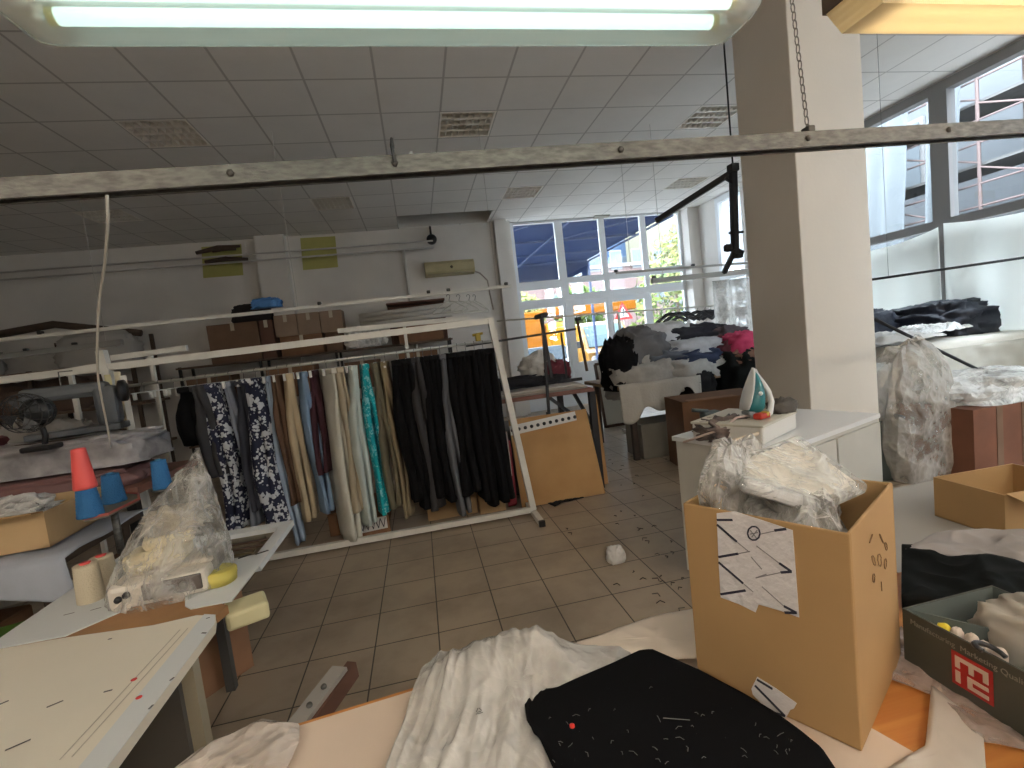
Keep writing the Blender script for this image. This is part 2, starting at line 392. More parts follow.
wb = MB(); wb.mm((LX0, RY1, 0), (1.78, 10.0, 4.5)); wb.mm((-2.62, 9.55, 0), (-2.12, RY1, 4.5)); wb.mm((1.78, 9.55, 0), (2.02, 9.98, 4.5)); wb.mm((2.02, 9.7, 0), (2.12, 9.98, 4.5))
wb.mm((2.12, 9.84, CZ), (6.4, 10.0, 4.5)); wb.mm((5.97, 9.6, 0), (6.4, 10.0, 4.5))
struct(wb, 'wall_back', plaster)
struct(MB().mm((LX0-.15, RY0, 0), (LX0, 10, 4.5)), 'wall_left', plaster)
struct(MB().mm((LX0-.15, RY0-.15, 0), (6.4, RY0, 4.5)), 'wall_front', plaster)
mull = [-3.1, -1.1, .92, 2.83, 4.74, 6.45, 8.12, 9.02]
wr = MB(); wr.mm((6.25, RY0, 0), (6.4, 9.6, .42)); wr.mm((6.25, RY0, CZ-.02), (6.4, 9.6, 4.5)); wr.mm((6.22, 9.0, .42), (6.4, 9.6, CZ))
wr.mm((6.12, 6.5, 0), (6.4, 8.1, CZ))
struct(wr, 'wall_right', plaster)
struct(MB().mm((2.90, 3.20, 0), (3.52, 3.80, CZ)), 'trim_1', colpaint, bevel=.008)
cr = MB(); cr.tube([at(776, 436, x=2.897), at(790, 433, x=2.897), at(812, 431, y=3.197)], .004, 6)
# far windows
def window(name, rects, frame_rect, y=9.90, depth=.07, m=upvc, axis='y', bars=()):
    "frame with holes for its panes, the glass as a child"
    f = MB()
    hs = [tuple(r) for r in rects]
    plate(f, frame_rect[0], frame_rect[1], frame_rect[2], frame_rect[3], y-depth/2, y+depth/2, hs, ax=axis)
    o = struct(f, name, m)
    g = MB()
    for r in hs:
        a, b = ((r[0]-.01, y-.006, r[2]-.01), (r[1]+.01, y+.006, r[3]+.01)) if axis == 'y' else ((y-.006, r[0]-.01, r[2]-.01), (y+.006, r[1]+.01, r[3]+.01))
        g.mm(a, b)
    g.build('glass', pane_m, o); return o
window('window_1', [(2.22, 3.09, 2.70, 3.87), (2.23, 3.10, 2.32, 2.53), (2.25, 3.10, .62, 2.14)], (2.12, 3.17, .0, 3.92))
window('window_2', [(3.26, 4.06, 2.72, 3.87), (4.19, 5.00, 2.74, 3.88), (3.27, 4.07, 2.37, 2.60), (4.19, 5.02, 2.37, 2.60)], (3.17, 5.07, 2.24, 3.92))
window('window_3', [(5.13, 5.90, 2.76, 3.88), (5.12, 5.90, .62, 2.22), (5.12, 5.90, 2.40, 2.62)], (5.07, 5.97, .0, 3.92))
d1 = window('door_1', [(3.32, 4.05, .92, 2.12)], (3.18, 4.115, .01, 2.235), y=9.89, depth=.06)
d2 = window('door_2', [(4.20, 4.95, .92, 2.12)], (4.125, 5.06, .01, 2.235), y=9.89, depth=.06)
for d, hx in ((d1, 4.085), (d2, 4.155)):
    h = MB(); h.mm((hx-.018, 9.85, 1.0), (hx+.018, 9.86, 1.22)); h.tube([(hx, 9.86, 1.12), (hx, 9.81, 1.12), (hx-.1 if d is d1 else hx+.1, 9.81, 1.12)], .009, 8)
    h.build('door_handle', steel_g, d)
# right window wall
for i in range(len(mull)-1):
    a, b = mull[i], mull[i+1]
    if i == 5: continue
    window('window_%d' % (4+i), [(a+.10, b-.10, .50, 2.26), (a+.10, b-.10, 2.36, 3.79)], (a, b, .42, 3.90), y=6.28, depth=.12, m=alugrey if b < 8 else upvc, axis='x')
def portal(loc, rot, sx, sy):
    l = bpy.data.lights.new('daylight_portal', 'AREA'); l.shape = 'RECTANGLE'; l.size = sx; l.size_y = sy
    l.cycles.is_portal = True; o = bpy.data.objects.new('daylight_portal', l); COL.objects.link(o); o.location = loc; o.rotation_euler = rot
portal((6.36, 3.0, 2.2), (0, PI/2, 0), 3.4, 12.0)
portal((4.05, 10.02, 2.2), (PI/2, 0, PI), 3.9, 3.5)

# recessed louvre lamps
refl = mat('louvre_aluminium', (.85, .81, .74), .35, .25)
tubeoff = mat('unlit_tube', (.8, .78, .74), .3)
def louvre():
    t = thing('ceiling_lamp', (0, 0, CZ), '', 'ceiling lamp')
    b = MB(); s = .283
    b.mm((-s, -s, .0), (-s+.006, s, .09)); b.mm((s-.006, -s, .0), (s, s, .09)); b.mm((-s, -s, 0), (s, -s+.006, .09)); b.mm((-s, s-.006, 0), (s, s, .09)); b.mm((-s, -s, .085), (s, s, .09))
    for v in (-1, 1): b.mm((v*.285-.008, -.297, -.004), (v*.285+.008, .297, .0)); b.mm((-.297, v*.285-.008, -.004), (.297, v*.285+.008, .0))
    ORG[t] = Vector((0, 0, 0)); b.build('housing', refl, t)
    for k in range(4):
        MB().tube([(-.26, -.21+.14*k, .06), (.26, -.21+.14*k, .06)], .013, 8).build('tube', tubeoff, t)
    l = MB()
    for k in range(3): y = -.14+.14*k; l.slab([(-s, y-.012, .0), (s, y-.012, .0), (s, y, .05), (-s, y, .05)], (0, 1, 0), .008); l.slab([(-s, y+.012, .0), (s, y+.012, .0), (s, y, .05), (-s, y, .05)], (0, 1, 0), -.008)
    for k in range(7): x = -.21+.07*k; l.mm((x-.002, -s, .0), (x+.002, s, .04))
    l.build('louvre', refl, t); return t
LAB = {0: 'square louvred ceiling lamp on the left of the near row, behind the long tube light', 1: 'square louvred ceiling lamp, middle of the near row', 2: 'square louvred ceiling lamp beside the white column', 3: 'square louvred ceiling lamp far to the left, outside the view', 4: 'dark louvred ceiling lamp at far left above the hanging cable', 5: 'dark louvred ceiling lamp above the yellow paper squares on the back wall', 6: 'louvred ceiling lamp just in front of the tall back windows', 7: 'bright louvred ceiling lamp nearest the back right corner'}
l0 = louvre()
for i, (x, y) in enumerate(lamps):
    if i == 3: continue
    o = l0 if i == 0 else copy_tree(l0)
    o.location = (x, y, CZ); tag(o, LAB[i], 'ceiling lamp', 'louvred lamps recessed in the tiled ceiling')

# ------------------------------------------------------------------ outside
gm = mat('asphalt', (.30, .295, .285), .9, var=.2, vscale=4)
tag(MB().mm((-30, 10.06, -.25), (60, 90, -.15)).mm((6.42, -30, -.25), (60, 10.06, -.15)).build('ground', gm), kind='structure')
blue = mat('blue_awning', (.04, .062, .125), .8, trans=.5, var=.15, vscale=.8)
aw = thing('awning', (2.0, 12.8, 0), 'large blue fabric awning stretched outside above the entrance windows', 'awning')
c = MB(); c.grid(lambda u, v: (-4+9.95*u, 10.1+5.6*v, 3.98+.05*math.sin(u*PI*8)**2*math.sin(v*PI)), 48, 8, th=.006); c.build('canopy', blue, aw)
c = MB(); c.grid(lambda u, v: (-4+9.95*u, 15.7+.03*math.sin(u*60), 3.98-.62*v-.04*math.sin(u*PI*24)**2*v), 120, 4, th=.006); c.build('valance', blue, aw)
fr = MB()
for y in (12.0, 13.9, 15.65): fr.bar((-4, y, 3.93), (5.93, y, 3.93), .05)
for x in (-4, -1.5, 1.0, 3.5, 5.93): fr.bar((x, 10.1, 3.9), (x, 15.65, 3.9), .04)
for x in (-1.5, 1.0, 3.5): fr.bar((x, 12, 3.88), (x+1.6, 10.1, 3.88), .03)
fr.bar((5.93, 15.6, -.15), (5.93, 15.6, 3.9), .07); fr.bar((-4, 15.6, -.15), (-4, 15.6, 3.9), .07)
fr.build('frame', mat('awning_frame', (.06, .08, .15), .5), aw)
def building(name, x0, x1, y0, y1, h, m, wm, label, cols, rows, wz=1.2, face='y', cat='building'):
    t = thing(name, ((x0+x1)/2, (y0+y1)/2, -.15), label, cat)
    MB().mm((x0, y0, -.15), (x1, y1, h)).build('wall', m, t)
    MB().mm((x0-.2, y0-.2, h), (x1+.2, y1+.2, h+.25)).build('roof', mat('roof_edge', (.2, .18, .17), .8), t)
    for r in range(rows):
        for k in range(cols):
            if face == 'y':
                w = (x1-x0)/cols; cx = x0+w*(k+.5); cz = wz+r*2.9
                f = MB().mm((cx-w*.26, y0-.05, cz-.1), (cx+w*.26, y0+.02, cz+1.4)).build('window', wm, t)
                MB().mm((cx-w*.22, y0-.07, cz), (cx-.03, y0-.045, cz+1.3)).mm((cx+.03, y0-.07, cz), (cx+w*.22, y0-.045, cz+1.3)).build('pane', mat('far_glass', (.08, .10, .12), .4, spec=.08), f)
            else:
                w = (y1-y0)/cols; cy = y0+w*(k+.5); cz = wz+r*2.9
                f = MB().mm((x0-.05, cy-w*.26, cz-.1), (x0+.02, cy+w*.26, cz+1.4)).build('window', wm, t)
                MB().mm((x0-.07, cy-w*.22, cz), (x0-.045, cy-.03, cz+1.3)).mm((x0-.07, cy+.03, cz), (x0-.045, cy+w*.22, cz+1.3)).build('pane', mat('far_glass', (.08, .10, .12), .4, spec=.08), f)
    return t
fw_ = mat('far_window_frame', (.13, .13, .13), .5)
building('apartment_building', 6, 20.5, 36, 43.5, 6.4, mat('pink_render', (.11, .078, .074), .9), fw_, 'pale pink building with barred white windows seen across the road', 8, 2, wz=3.4)
building('apartment_building', 20.4, 34, 37, 43.5, 17, mat('cream_render', (.125, .12, .09), .9), fw_, 'tall cream building behind a tree, seen beyond the right edge of the awning', 5, 5, wz=2.0)
building('sky_backdrop', 8, 23.5, 46, 56, 16, mat('sky_blue_render', (.05, .082, .14), .6), mat('blue_frame', (.11, .15, .22), .5), 'added building-shaped backdrop coloured like pale sky, behind the pink building', 3, 4, wz=4.5)  # added backdrop block, its blue stands in for the pale sky
def tree(x, y, h, r, label, cols, seed, group='trees across the road'):
    t = thing('tree', (x, y, -.15), label, 'tree', group)
    MB().tube([(x, y, -.15), (x+.1, y, h*.35), (x, y, h*.7)], [.16, .12, .06], 8).build('trunk', mat('bark', (.08, .06, .045), .9), t)
    q = random.Random(seed); f = MB()
    for k in range(1500):
        a = q.uniform(0, 2*PI); b = math.acos(q.uniform(-1, 1)); rr = r*(.45+.55*q.random()**.5)*(1+.25*nz((math.cos(a)*math.sin(b), math.sin(a)*math.sin(b), math.cos(b)), 2.2, seed))
        p = Vector((x+rr*math.sin(b)*math.cos(a), y+rr*math.sin(b)*math.sin(a), h*.62+rr*math.cos(b)*.9))
        u = Vector((q.gauss(0, 1), q.gauss(0, 1), q.gauss(0, 1))).normalized(); w = u.orthogonal().normalized(); s = q.uniform(.14, .28)
        f.add([p-u*s, p+w*s*.5, p+u*s, p-w*s*.5], [(0, 1, 2, 3)], cols[q.randrange(len(cols))])
    f.build('foliage', None, t)
gl = [mat('leaf_a', (.07, .12, .025), .7), mat('leaf_b', (.11, .15, .04), .7), mat('leaf_c', (.06, .10, .03), .7)]
yl = [mat('leaf_d', (.20, .19, .07), .7), mat('leaf_e', (.15, .15, .055), .7), mat('leaf_f', (.12, .15, .05), .7)]
tree(5.6, 27, 4.6, 1.7, 'yellow-green tree seen through the leftmost bay of the back windows', yl, 1)
tree(9.4, 27, 4.6, 1.6, 'bushy green tree behind the road sign outside the entrance doors', gl, 3)
tree(13.9, 24, 4.4, 2.4, 'green tree seen through the back window bay nearest the corner', gl+yl, 4)
tree(17.3, 28, 9.2, 2.3, 'tall sparse tree in front of the cream building beyond the awning edge', yl, 5)
# yellow van, nose towards the shop
def van(cx, cy, label):
    t = thing('van', (cx, cy, -.15), label, 'van'); Y_ = mat('yellow_paint', (.21, .095, .003), .3)
    prof = [(0, .35), (0, 1.0), (.25, 1.12), (.9, 1.95), (1.3, 2.05), (4.4, 2.05), (4.6, 1.9), (4.6, .35)]
    b = MB(); w = .92
    pr = [(cy+p[0], p[1]-.15) for p in prof]; n = len(pr)
    vs = [(cx-w*(1 if i not in (3, 4, 5) else .9), p[0], p[1]) for i, p in enumerate(pr)]+[(cx+w*(1 if i not in (3, 4, 5) else .9), p[0], p[1]) for i, p in enumerate(pr)]
    b.add(vs, [tuple(range(n)), tuple(range(n, 2*n))[::-1]]+[(i, (i+1) % n, n+(i+1) % n, n+i) for i in range(n)]); b.build('body', Y_, t, bevel=.04)
    MB().slab([(cx-.78, cy+.27, 1.02), (cx+.78, cy+.27, 1.02), (cx+.72, cy+.84, 1.76), (cx-.72, cy+.84, 1.76)], (0, -1, .8), .025).build('windscreen', mat('windscreen', (.08, .12, .13), .3, spec=.1), t)
    for z in (.42, .55, .68): MB().mm((cx-.55, cy-.02, z-.03), (cx+.55, cy+.02, z+.02)).build('grille_slot', blackp, t)
    for sx in (-1, 1):
        MB().lathe((cx+sx*.72, cy-.03, .62), [(.09, 0), (.11, .03), (.11, .06)], 14, axis=(0, 1, 0)).build('headlamp', mat('headlamp', (.5, .5, .48), .2), t)
        for yy in (.75, 3.7): MB().lathe((cx+sx*.86, cy+yy, .15), [(.12, -.1), (.3, -.1), (.3, .1), (.12, .1)], 20, axis=(1, 0, 0)).build('wheel', blackp, t)
        MB().rbox((cx+sx*1.05, cy+.55, 1.15), (.16, .1, .24), .03).build('mirror', blackp, t)
    MB().mm((cx-.85, cy-.06, .1), (cx+.85, cy+.03, .3)).build('bumper', mat('bumper', (.08, .08, .08), .6), t)
van(6.6, 15.75, 'yellow van parked nose-on outside the glazed entrance door')
# orange lorry, seen from the side
lt = thing('truck', (3.9, 21.5, -.15), 'orange lorry with a high side parked on the road behind the black stand', 'truck'); OR = mat('orange_paint', (.20, .07, .006), .5, var=.2, vscale=3)
MB().rbox((3.7, 21.5, 1.55), (3.6, 2.2, 2.3), .05).build('cargo_box', OR, lt)
MB().rbox((8.2, 21.4, 2.65), (3.2, 2.1, .55), .05).mm((5.5, 20.9, 2.5), (6.7, 21.9, 2.8)).build('tipper', OR, lt)
MB().rbox((6.15, 21.5, 1.25), (1.15, 2.1, 1.8), .12).build('cab', mat('cab_orange', (.42, .16, .02), .4), lt)
MB().mm((5.9, 20.42, 1.35), (6.6, 20.46, 1.95)).build('side_window', mat('windscreen', (.22, .32, .34), .15), lt)
MB().mm((1.9, 21, .2), (9.6, 22, .4)).build('chassis', blackp, lt)
for x in (2.6, 3.7, 6.2, 8.6): MB().lathe((x, 20.5, .3), [(.15, 0), (.44, 0), (.44, .3), (.15, .3)], 20, axis=(0, 1, 0)).build('wheel', blackp, lt)
tm = at(623, 311, y=19); s = thing('road_sign', (tm.x, 19, -.15), 'triangular red and white warning sign on a post outside the entrance', 'road sign')
MB().tube([(tm.x, 19.04, -.15), (tm.x, 19.04, tm.z)], .03, 8).build('post', steel_g, s)
MB().slab([(tm.x-.42, 19, tm.z-.35), (tm.x+.42, 19, tm.z-.35), (tm.x, 19, tm.z+.38)], (0, 1, 0), .02).build('rim', mat('sign_red', (.42, .03, .03), .5), s)
MB().slab([(tm.x-.25, 18.985, tm.z-.26), (tm.x+.25, 18.985, tm.z-.26), (tm.x, 18.985, tm.z+.18)], (0, 1, 0), .012).build('face', mat('sign_white', (.4, .4, .4), .5), s)
MB().mm((tm.x-.03, 18.975, tm.z-.12), (tm.x+.03, 18.984, tm.z+.08)).mm((tm.x-.03, 18.975, tm.z-.2), (tm.x+.03, 18.984, tm.z-.15)).build('symbol', blackp, s)
t = thing('car', (3.4, 17.8, -.15), 'silver-blue car seen low through the glass behind the black stand', 'car')
MB().rbox((4.4, 17.8, .42), (3.6, 1.5, .6), .15).build('body', mat('car_paint', (.22, .25, .30), .3, .3), t)
MB().add([(3.1, 17.15, .7), (5.9, 17.15, .7), (5.3, 17.3, 1.2), (3.7, 17.3, 1.2), (3.1, 18.45, .7), (5.9, 18.45, .7), (5.3, 18.3, 1.2), (3.7, 18.3, 1.2)], [(0,1,2,3), (7,6,5,4), (1,5,6,2), (0,3,7,4), (3,2,6,7), (0,4,5,1)]).build('cabin', mat('far_glass', (.08, .10, .12), .4, spec=.08), t)
for x in (3.3, 5.5): MB().lathe((x, 17.0, .13), [(.12, 0), (.28, 0), (.28, .2), (.12, .2)], 18, axis=(0, 1, 0)).build('wheel', blackp, t)
# white block with scaffold to the right
bw = thing('apartment_building', (18, 4, -.15), 'large white building under scaffolding outside the right-hand windows', 'building')
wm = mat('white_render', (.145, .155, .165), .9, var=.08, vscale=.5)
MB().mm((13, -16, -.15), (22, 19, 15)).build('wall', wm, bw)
for k in range(7):
    for r in range(3):
        y = -9+4*k; z = .8+3.4*r
        f = MB().mm((12.93, y-.8, z), (13.02, y+.8, z+1.7)).build('window', mat('pale_frame', (.24, .24, .24), .8, spec=.02), bw); MB().mm((12.9, y-.7, z+.1), (12.94, y-.04, z+1.6)).mm((12.9, y+.04, z+.1), (12.94, y+.7, z+1.6)).build('pane', mat('pale_glass', (.13, .15, .165), .5, spec=.05), f)
pm = mat('scaffold_pole', (.12, .09, .085), .6, .2)
sf = thing('scaffolding', (11, 5, -.15), 'tubular scaffolding with plank decks in front of the white building', 'scaffolding')
ys = [-.5, 2.1, 4.7, 7.25, 9.8, 12.4]
for y in ys:
    for x in (10.4, 11.5): MB().tube([(x, y, -.15), (x, y, 9.5)], .03, 6).build('pole', pm, sf)
for z in (1.5, 2.6, 3.72, 4.82, 5.9, 7.0):
    MB().mm((10.45, .3, z), (11.45, 13.2, z+.05)).build('deck', mat('deck_board', (.09, .088, .085), .8), sf)
    MB().tube([(10.4, .3, z+.4), (10.4, 13.2, z+.4)], .02, 6).tube([(10.4, .3, z+.8), (10.4, 13.2, z+.8)], .02, 6).build('guard_rail', pm, sf)
for i in range(len(ys)-1):
    for z in (-.1, 1.55, 2.65, 3.77, 4.87): MB().tube([(10.4, ys[i], z), (10.4, ys[i+1], z+1.05)], .018, 6).build('brace', pm, sf)
net = mat('debris_net', (.15, .165, .175), .7, trans=.3, var=.06, vscale=3)
for i, (y0, y1, z0, z1, lb) in enumerate([(8.42, 9.9, -.14, 6.3, 'white debris sheet hung on the scaffold, seen just right of the column'), (7.36, 7.95, -.14, 8.5, 'narrow white debris sheet hanging left of the thick window mullion'), (10.6, 12.8, -.14, 8, 'white debris sheet farthest back along the scaffold')]):
    tag(MB().grid(lambda u, v: (10.2+.05*math.sin(u*19)+.04*nz((u*3, v*3, i), 2), y0+(y1-y0)*u+.12*math.sin(v*5), z0+(z1-z0)*v), 40, 20, th=.006).build('debris_sheet', net), lb, 'sheet', 'debris sheets on the scaffolding')

for nm_ in ('asphalt', 'blue_awning', 'awning_frame', 'roof_edge', 'pink_render', 'cream_render', 'sky_blue_render', 'blue_frame', 'far_window_frame', 'leaf_a', 'leaf_b', 'leaf_c', 'leaf_d', 'leaf_e', 'leaf_f', 'white_render', 'scaffold_pole', 'deck_board', 'debris_net', 'bark', 'orange_paint', 'cab_orange', 'sign_red', 'sign_white'):
    MC[nm_].node_tree.nodes['Principled BSDF'].inputs['Specular IOR Level'].default_value = .02   # weathered, matt

# ------------------------------------------------------------------ lamps that are lit
cold = mat('cold_tube', (.9, .95, .95), .3, emit=(.72, 1, .93), es=TUBE_COLD)
def clearcover(name, tint=(.93, .97, .95), milky=.34):
    m = bpy.data.materials.new(name); m.use_nodes = True; MC[name] = m; nt = m.node_tree; N = nt.nodes; L = nt.links; b = N['Principled BSDF']
    b.inputs['Base Color'].default_value = (*tint, 1); b.inputs['Roughness'].default_value = .12
    tr = N.new('ShaderNodeBsdfTransparent'); tr.inputs[0].default_value = (*tint, 1); mx = N.new('ShaderNodeMixShader'); mx.inputs[0].default_value = milky
    L.new(tr.outputs[0], mx.inputs[1]); L.new(b.outputs[0], mx.inputs[2]); L.new(mx.outputs[0], N['Material Output'].inputs[0]); return m
cover = clearcover('clear_cover')
def rr_profile(w, h, r, n=5):
    "rounded trough outline in (y, z), open at the top"
    pts = [(-w, h)]
    for k in range(n+1): a = PI+ (PI/2)*k/n; pts.append((-w+r+r*math.cos(a), r+r*math.sin(a)))
    for k in range(n+1): a = 1.5*PI+(PI/2)*k/n; pts.append((w-r+r*math.cos(a), r+r*math.sin(a)))
    pts.append((w, h)); return pts
def tube_light(x0, x1, y, z, label, es_mat, rot=0, wires=True):
    t = thing('tube_light', ((x0+x1)/2, y, z), label, 'light fixture')
    pr = rr_profile(.068, .075, .04); c = MB(); L = x1-x0
    def f(u, v):
        k = v*(len(pr)-1); i = min(int(k), len(pr)-2); a = k-i; yy = pr[i][0]*(1-a)+pr[i+1][0]*a; zz = pr[i][1]*(1-a)+pr[i+1][1]*a
        d = min(u, 1-u)*L; s = 1 if d > .06 else math.sqrt(max(.02, 1-(1-d/.06)**2))
        return (x0+L*u, y+yy*(.55+.45*s), z+.075-(.075-zz)*s)
    us = [0, .004, .01, .02, .032, .048]; us = us+[.06+.88*k/30 for k in range(31)]+[1-q for q in us[::-1]]
    c.grid(lambda u, v: f(us[round(u*(len(us)-1))], v), len(us)-1, len(pr)-1); c.build('diffuser', cover, t)
    tr = MB(); tr.rbox(((x0+x1)/2, y, z+.105), (L+.012, .15, .06), .02); tr.build('housing', mat('fixture_grey', (.62, .63, .60), .5), t)
    rf = MB(); rf.slab([(x0+.05, y-.055, z+.066), (x1-.05, y-.055, z+.066), (x1-.05, y+.055, z+.066), (x0+.05, y+.055, z+.066)], (0, 0, 1), .006)
    rf.slab([(x0+.05, y-.012, z+.066), (x1-.05, y-.012, z+.066), (x1-.05, y, z+.05), (x0+.05, y, z+.05)], (0, 1, .3), .003)
    rf.build('reflector', mat('reflector_white', (.8, .82, .8), .35), t)
    for yy in (-.03, .03):
        o = MB().tube([(x0+.075, y+yy, z+.042), (x1-.075, y+yy, z+.042)], .013, 12).build('tube', es_mat, t)
        for xx, sx in ((x0+.075, -1), (x1-.075, 1)):
            MB().tube([(xx, y+yy, z+.042), (xx+sx*.012, y+yy, z+.042)], .0135, 12).build('cap', mat('tube_cap', (.7, .62, .25), .4), o)
            MB().rbox((xx+sx*.02, y+yy, z+.05), (.016, .034, .045), .004).build('socket', mat('socket_white', (.7, .7, .66), .4), t)
    for k in range(5):
        xx = x0+.1+(L-.2)*k/4
        for s in (-1, 1): MB().rbox((xx, y+s*.076, z+.075), (.035, .012, .035), .003).build('clip', mat('clip_clear', (.6, .66, .62), .3), t)
    if wires:
        for xx in (x0+.15, x1-.15): MB().tube([(xx, y, z+.13), (xx, y, CZ)], .0025, 6).build('suspension_wire', steel_g, t)
    return t
tube_light(-.575, .75, .915, 2.065, 'long lit twin-tube light with a clear cover, hanging nearest the camera', cold)
# warm fixture with prismatic cover
wx0, wx1, wy, wz = 1.03, 2.25, .95, 2.12
t = thing('prismatic_light', ((wx0+wx1)/2, wy, wz), 'warm yellow lit lamp with ribbed cover, hanging at the top right', 'light fixture')
warm = mat('warm_tube', (1, .9, .7), .3, emit=(1, .80, .50), es=TUBE_WARM)
pc = mat('prismatic_cover', (.93, .82, .58), .35, trans=.5); 
_n = pc.node_tree; _w = _n.nodes.new('ShaderNodeTexWave'); _w.inputs['Scale'].default_value = 60; _w.bands_direction = 'X'
_t = _n.nodes.new('ShaderNodeTexCoord'); _b = _n.nodes.new('ShaderNodeBump'); _b.inputs['Strength'].default_value = .5; _b.inputs['Distance'].default_value = .01
_n.links.new(_t.outputs['Object'], _w.inputs['Vector']); _n.links.new(_w.outputs['Fac'], _b.inputs['Height']); _n.links.new(_b.outputs[0], _n.nodes['Principled BSDF'].inputs['Normal'])
c = MB()
P0 = [(wx0, wy-.07, wz+.055), (wx1, wy-.07, wz+.055), (wx1, wy+.07, wz+.055), (wx0, wy+.07, wz+.055)]
P1 = [(wx0+.02, wy-.05, wz), (wx1-.02, wy-.05, wz), (wx1-.02, wy+.05, wz), (wx0+.02, wy+.05, wz)]
c.add(P0+P1, [(0, 1, 5, 4), (1, 2, 6, 5), (2, 3, 7, 6), (3, 0, 4, 7), (4, 5, 6, 7)]); c.build('diffuser', pc, t)
MB().mm((wx0-.005, wy-.075, wz+.055), (wx1+.005, wy+.075, wz+.10)).build('housing', mat('brown_housing', (.10, .07, .05), .5), t)
for yy in (-.028, .028): MB().tube([(wx0+.07, wy+yy, wz+.03), (wx1-.07, wy+yy, wz+.03)], .011, 10).build('tube', warm, t)
for xx in (wx0+.2, wx1-.2): MB().tube([(xx, wy, wz+.10), (xx, wy, CZ)], .0025, 6).build('suspension_wire', steel_g, t)

# ------------------------------------------------------------------ galvanised beam, chain, cable
bz = 1.950; by = 1.2
def bt_(x): return (x-1.9)*.016
t = thing('strut_beam', (1.0, by, bz), 'galvanised steel channel hung level across the whole room in front of the camera', 'beam')
b = MB(); X0, X1 = -3.2, 4.4
b.mm((X0, by-.0205, bz), (X1, by-.0180, bz+.041)); b.mm((X0, by+.018, bz), (X1, by+.0205, bz+.041)); b.mm((X0, by-.018, bz+.0385), (X1, by+.018, bz+.041))
b.mm((X0, by-.018, bz), (X1, by-.011, bz+.0025)); b.mm((X0, by+.011, bz), (X1, by+.018, bz+.0025)); 
for v in b.v: v.z += bt_(v.x)
b.build('channel', steel_g, t)
for px, py in ((394, 157), (949, 131), (808, 133), (620, 143), (230, 170)):
    q = at(px, py, y=by-.022); MB().lathe((q.x, by-.026, bz+.022+bt_(q.x)), [(.001, 0), (.008, .001), (.008, .006), (.004, .007), (.004, .012)], 6, axis=(0, 1, 0)).build('bolt', mat('dark_bolt', (.1, .09, .08), .5, .6), t)
def chain(x, y, z0, z1, label, lean=0):
    m = MB(); n = int((z1-z0)/.021)
    for k in range(n):
        z = z0+(k+.5)*(z1-z0)/n; xx = x+lean*(z-z0); a = k % 2; pts = []
        for i in range(10):
            th = 2*PI*i/10; u = .0055*math.cos(th); w = .0125*math.sin(th)*(1.0)
            pts.append((xx+(u if a else 0), y+(0 if a else u), z+w))
        m.tube(pts, .0017, 5, closed=True)
    o = m.build('chain', mat('chain_steel', (.22, .20, .18), .4, .8)); return tag(o, label, 'chain')
q = at(808, 130, y=by); chain(q.x, by, bz+.045+bt_(q.x), CZ, 'thin steel chain holding up the galvanised beam in front of the column', lean=-.075)
chain(-2.2, by, bz+.045+bt_(-2.2), CZ, 'steel chain holding the far left end of the galvanised beam')
MB_ = MB().rbox((q.x, by, bz+.05+bt_(q.x)), (.022, .03, .02), .004); tag(MB_.build('chain_hook', mat('dark_bolt', (.1, .09, .08), .5, .6)), 'dark hook joining the chain to the galvanised beam', 'hook')
q = at(394, 157, y=by); tag(MB().tube([(q.x, by-.026, bz-.01), (q.x-.002, by-.028, bz+.03), (q.x, by-.024, bz+.045), (q.x, by, bz+.035)], .004, 6).build('beam_hook', blackp), 'small black hook clipped over the galvanised beam, left of its middle', 'hook')
q = at(411, 152, y=by); tag(MB().lathe((q.x, by, bz+.041+bt_(q.x)), [(.012, 0), (.012, .004), (.005, .006), (.005, .012)], 12).build('beam_nut', mat('white_nut', (.6, .6, .58), .5)), 'pale nut standing on top of the beam beside the black hook', 'nut')
p = [at(107, 195, y=by-.01), at(108, 225, y=by+.02), at(105, 262, y=1.3), at(99, 300, y=1.42), at(97, 345, y=1.55), at(98, 380, y=1.7), at(106, 420, y=1.9), at(112, 452, y=2.05)]
pp = []
for i in range(len(p)-1):
    for k in range(6): pp.append(p[i].lerp(p[i+1], k/6))
sm = [pp[0]]+[(pp[i-1]+pp[i]+pp[i+1])/3 for i in range(1, len(pp)-1)]+[pp[-1]]
tag(MB().tube(sm, .003, 8).build('power_cable', mat('pale_cable', (.50, .48, .43), .5)), 'pale electric cable hanging from the galvanised beam at the left', 'cable')

# ------------------------------------------------------------------ things on the back wall
W_ = RY1
ac = thing('air_conditioner', (.83, W_-.1, 3.02), 'yellowed wall air conditioner high on the back wall near the windows', 'air conditioner')
a0, a1 = at(424, 273, y=W_-.2), at(476, 270, y=W_-.2)
acm = mat('aged_plastic', (.50, .44, .25), .5, var=.15, vscale=5)
b = MB(); pr = [(0, 0), (.16, .02), (.2, .08), (.2, .22), (.15, .28), (0, .28)]; n = len(pr); z0 = 2.94; X0, X1 = .33, 1.30
b.add([(X0, W_-.005-p[0], z0+p[1]) for p in pr]+[(X1, W_-.005-p[0], z0+p[1]) for p in pr], [tuple(range(n)), tuple(range(n, 2*n))[::-1]]+[(i, (i+1) % n, n+(i+1) % n, n+i) for i in range(n)]); b.build('casing', acm, ac, bevel=.012)
MB().mm((X0+.05, W_-.2, z0+.02), (X1-.05, W_-.16, z0+.045)).build('air_flap', mat('flap_dark', (.30, .27, .17), .6), ac)
MB().lathe((.85, W_-.205, z0+.15), [(.028, 0), (.028, .02)], 16, axis=(0, 1, 0)).build('sensor', blackp, ac)
MB().tube([(1.3, W_-.03, 3.0), (1.42, W_-.02, 2.95), (1.55, W_-.02, 2.8), (1.6, W_-.02, 2.2)], .018, 8).build('pipe', mat('pipe_wrap', (.5, .44, .4), .7), ac)
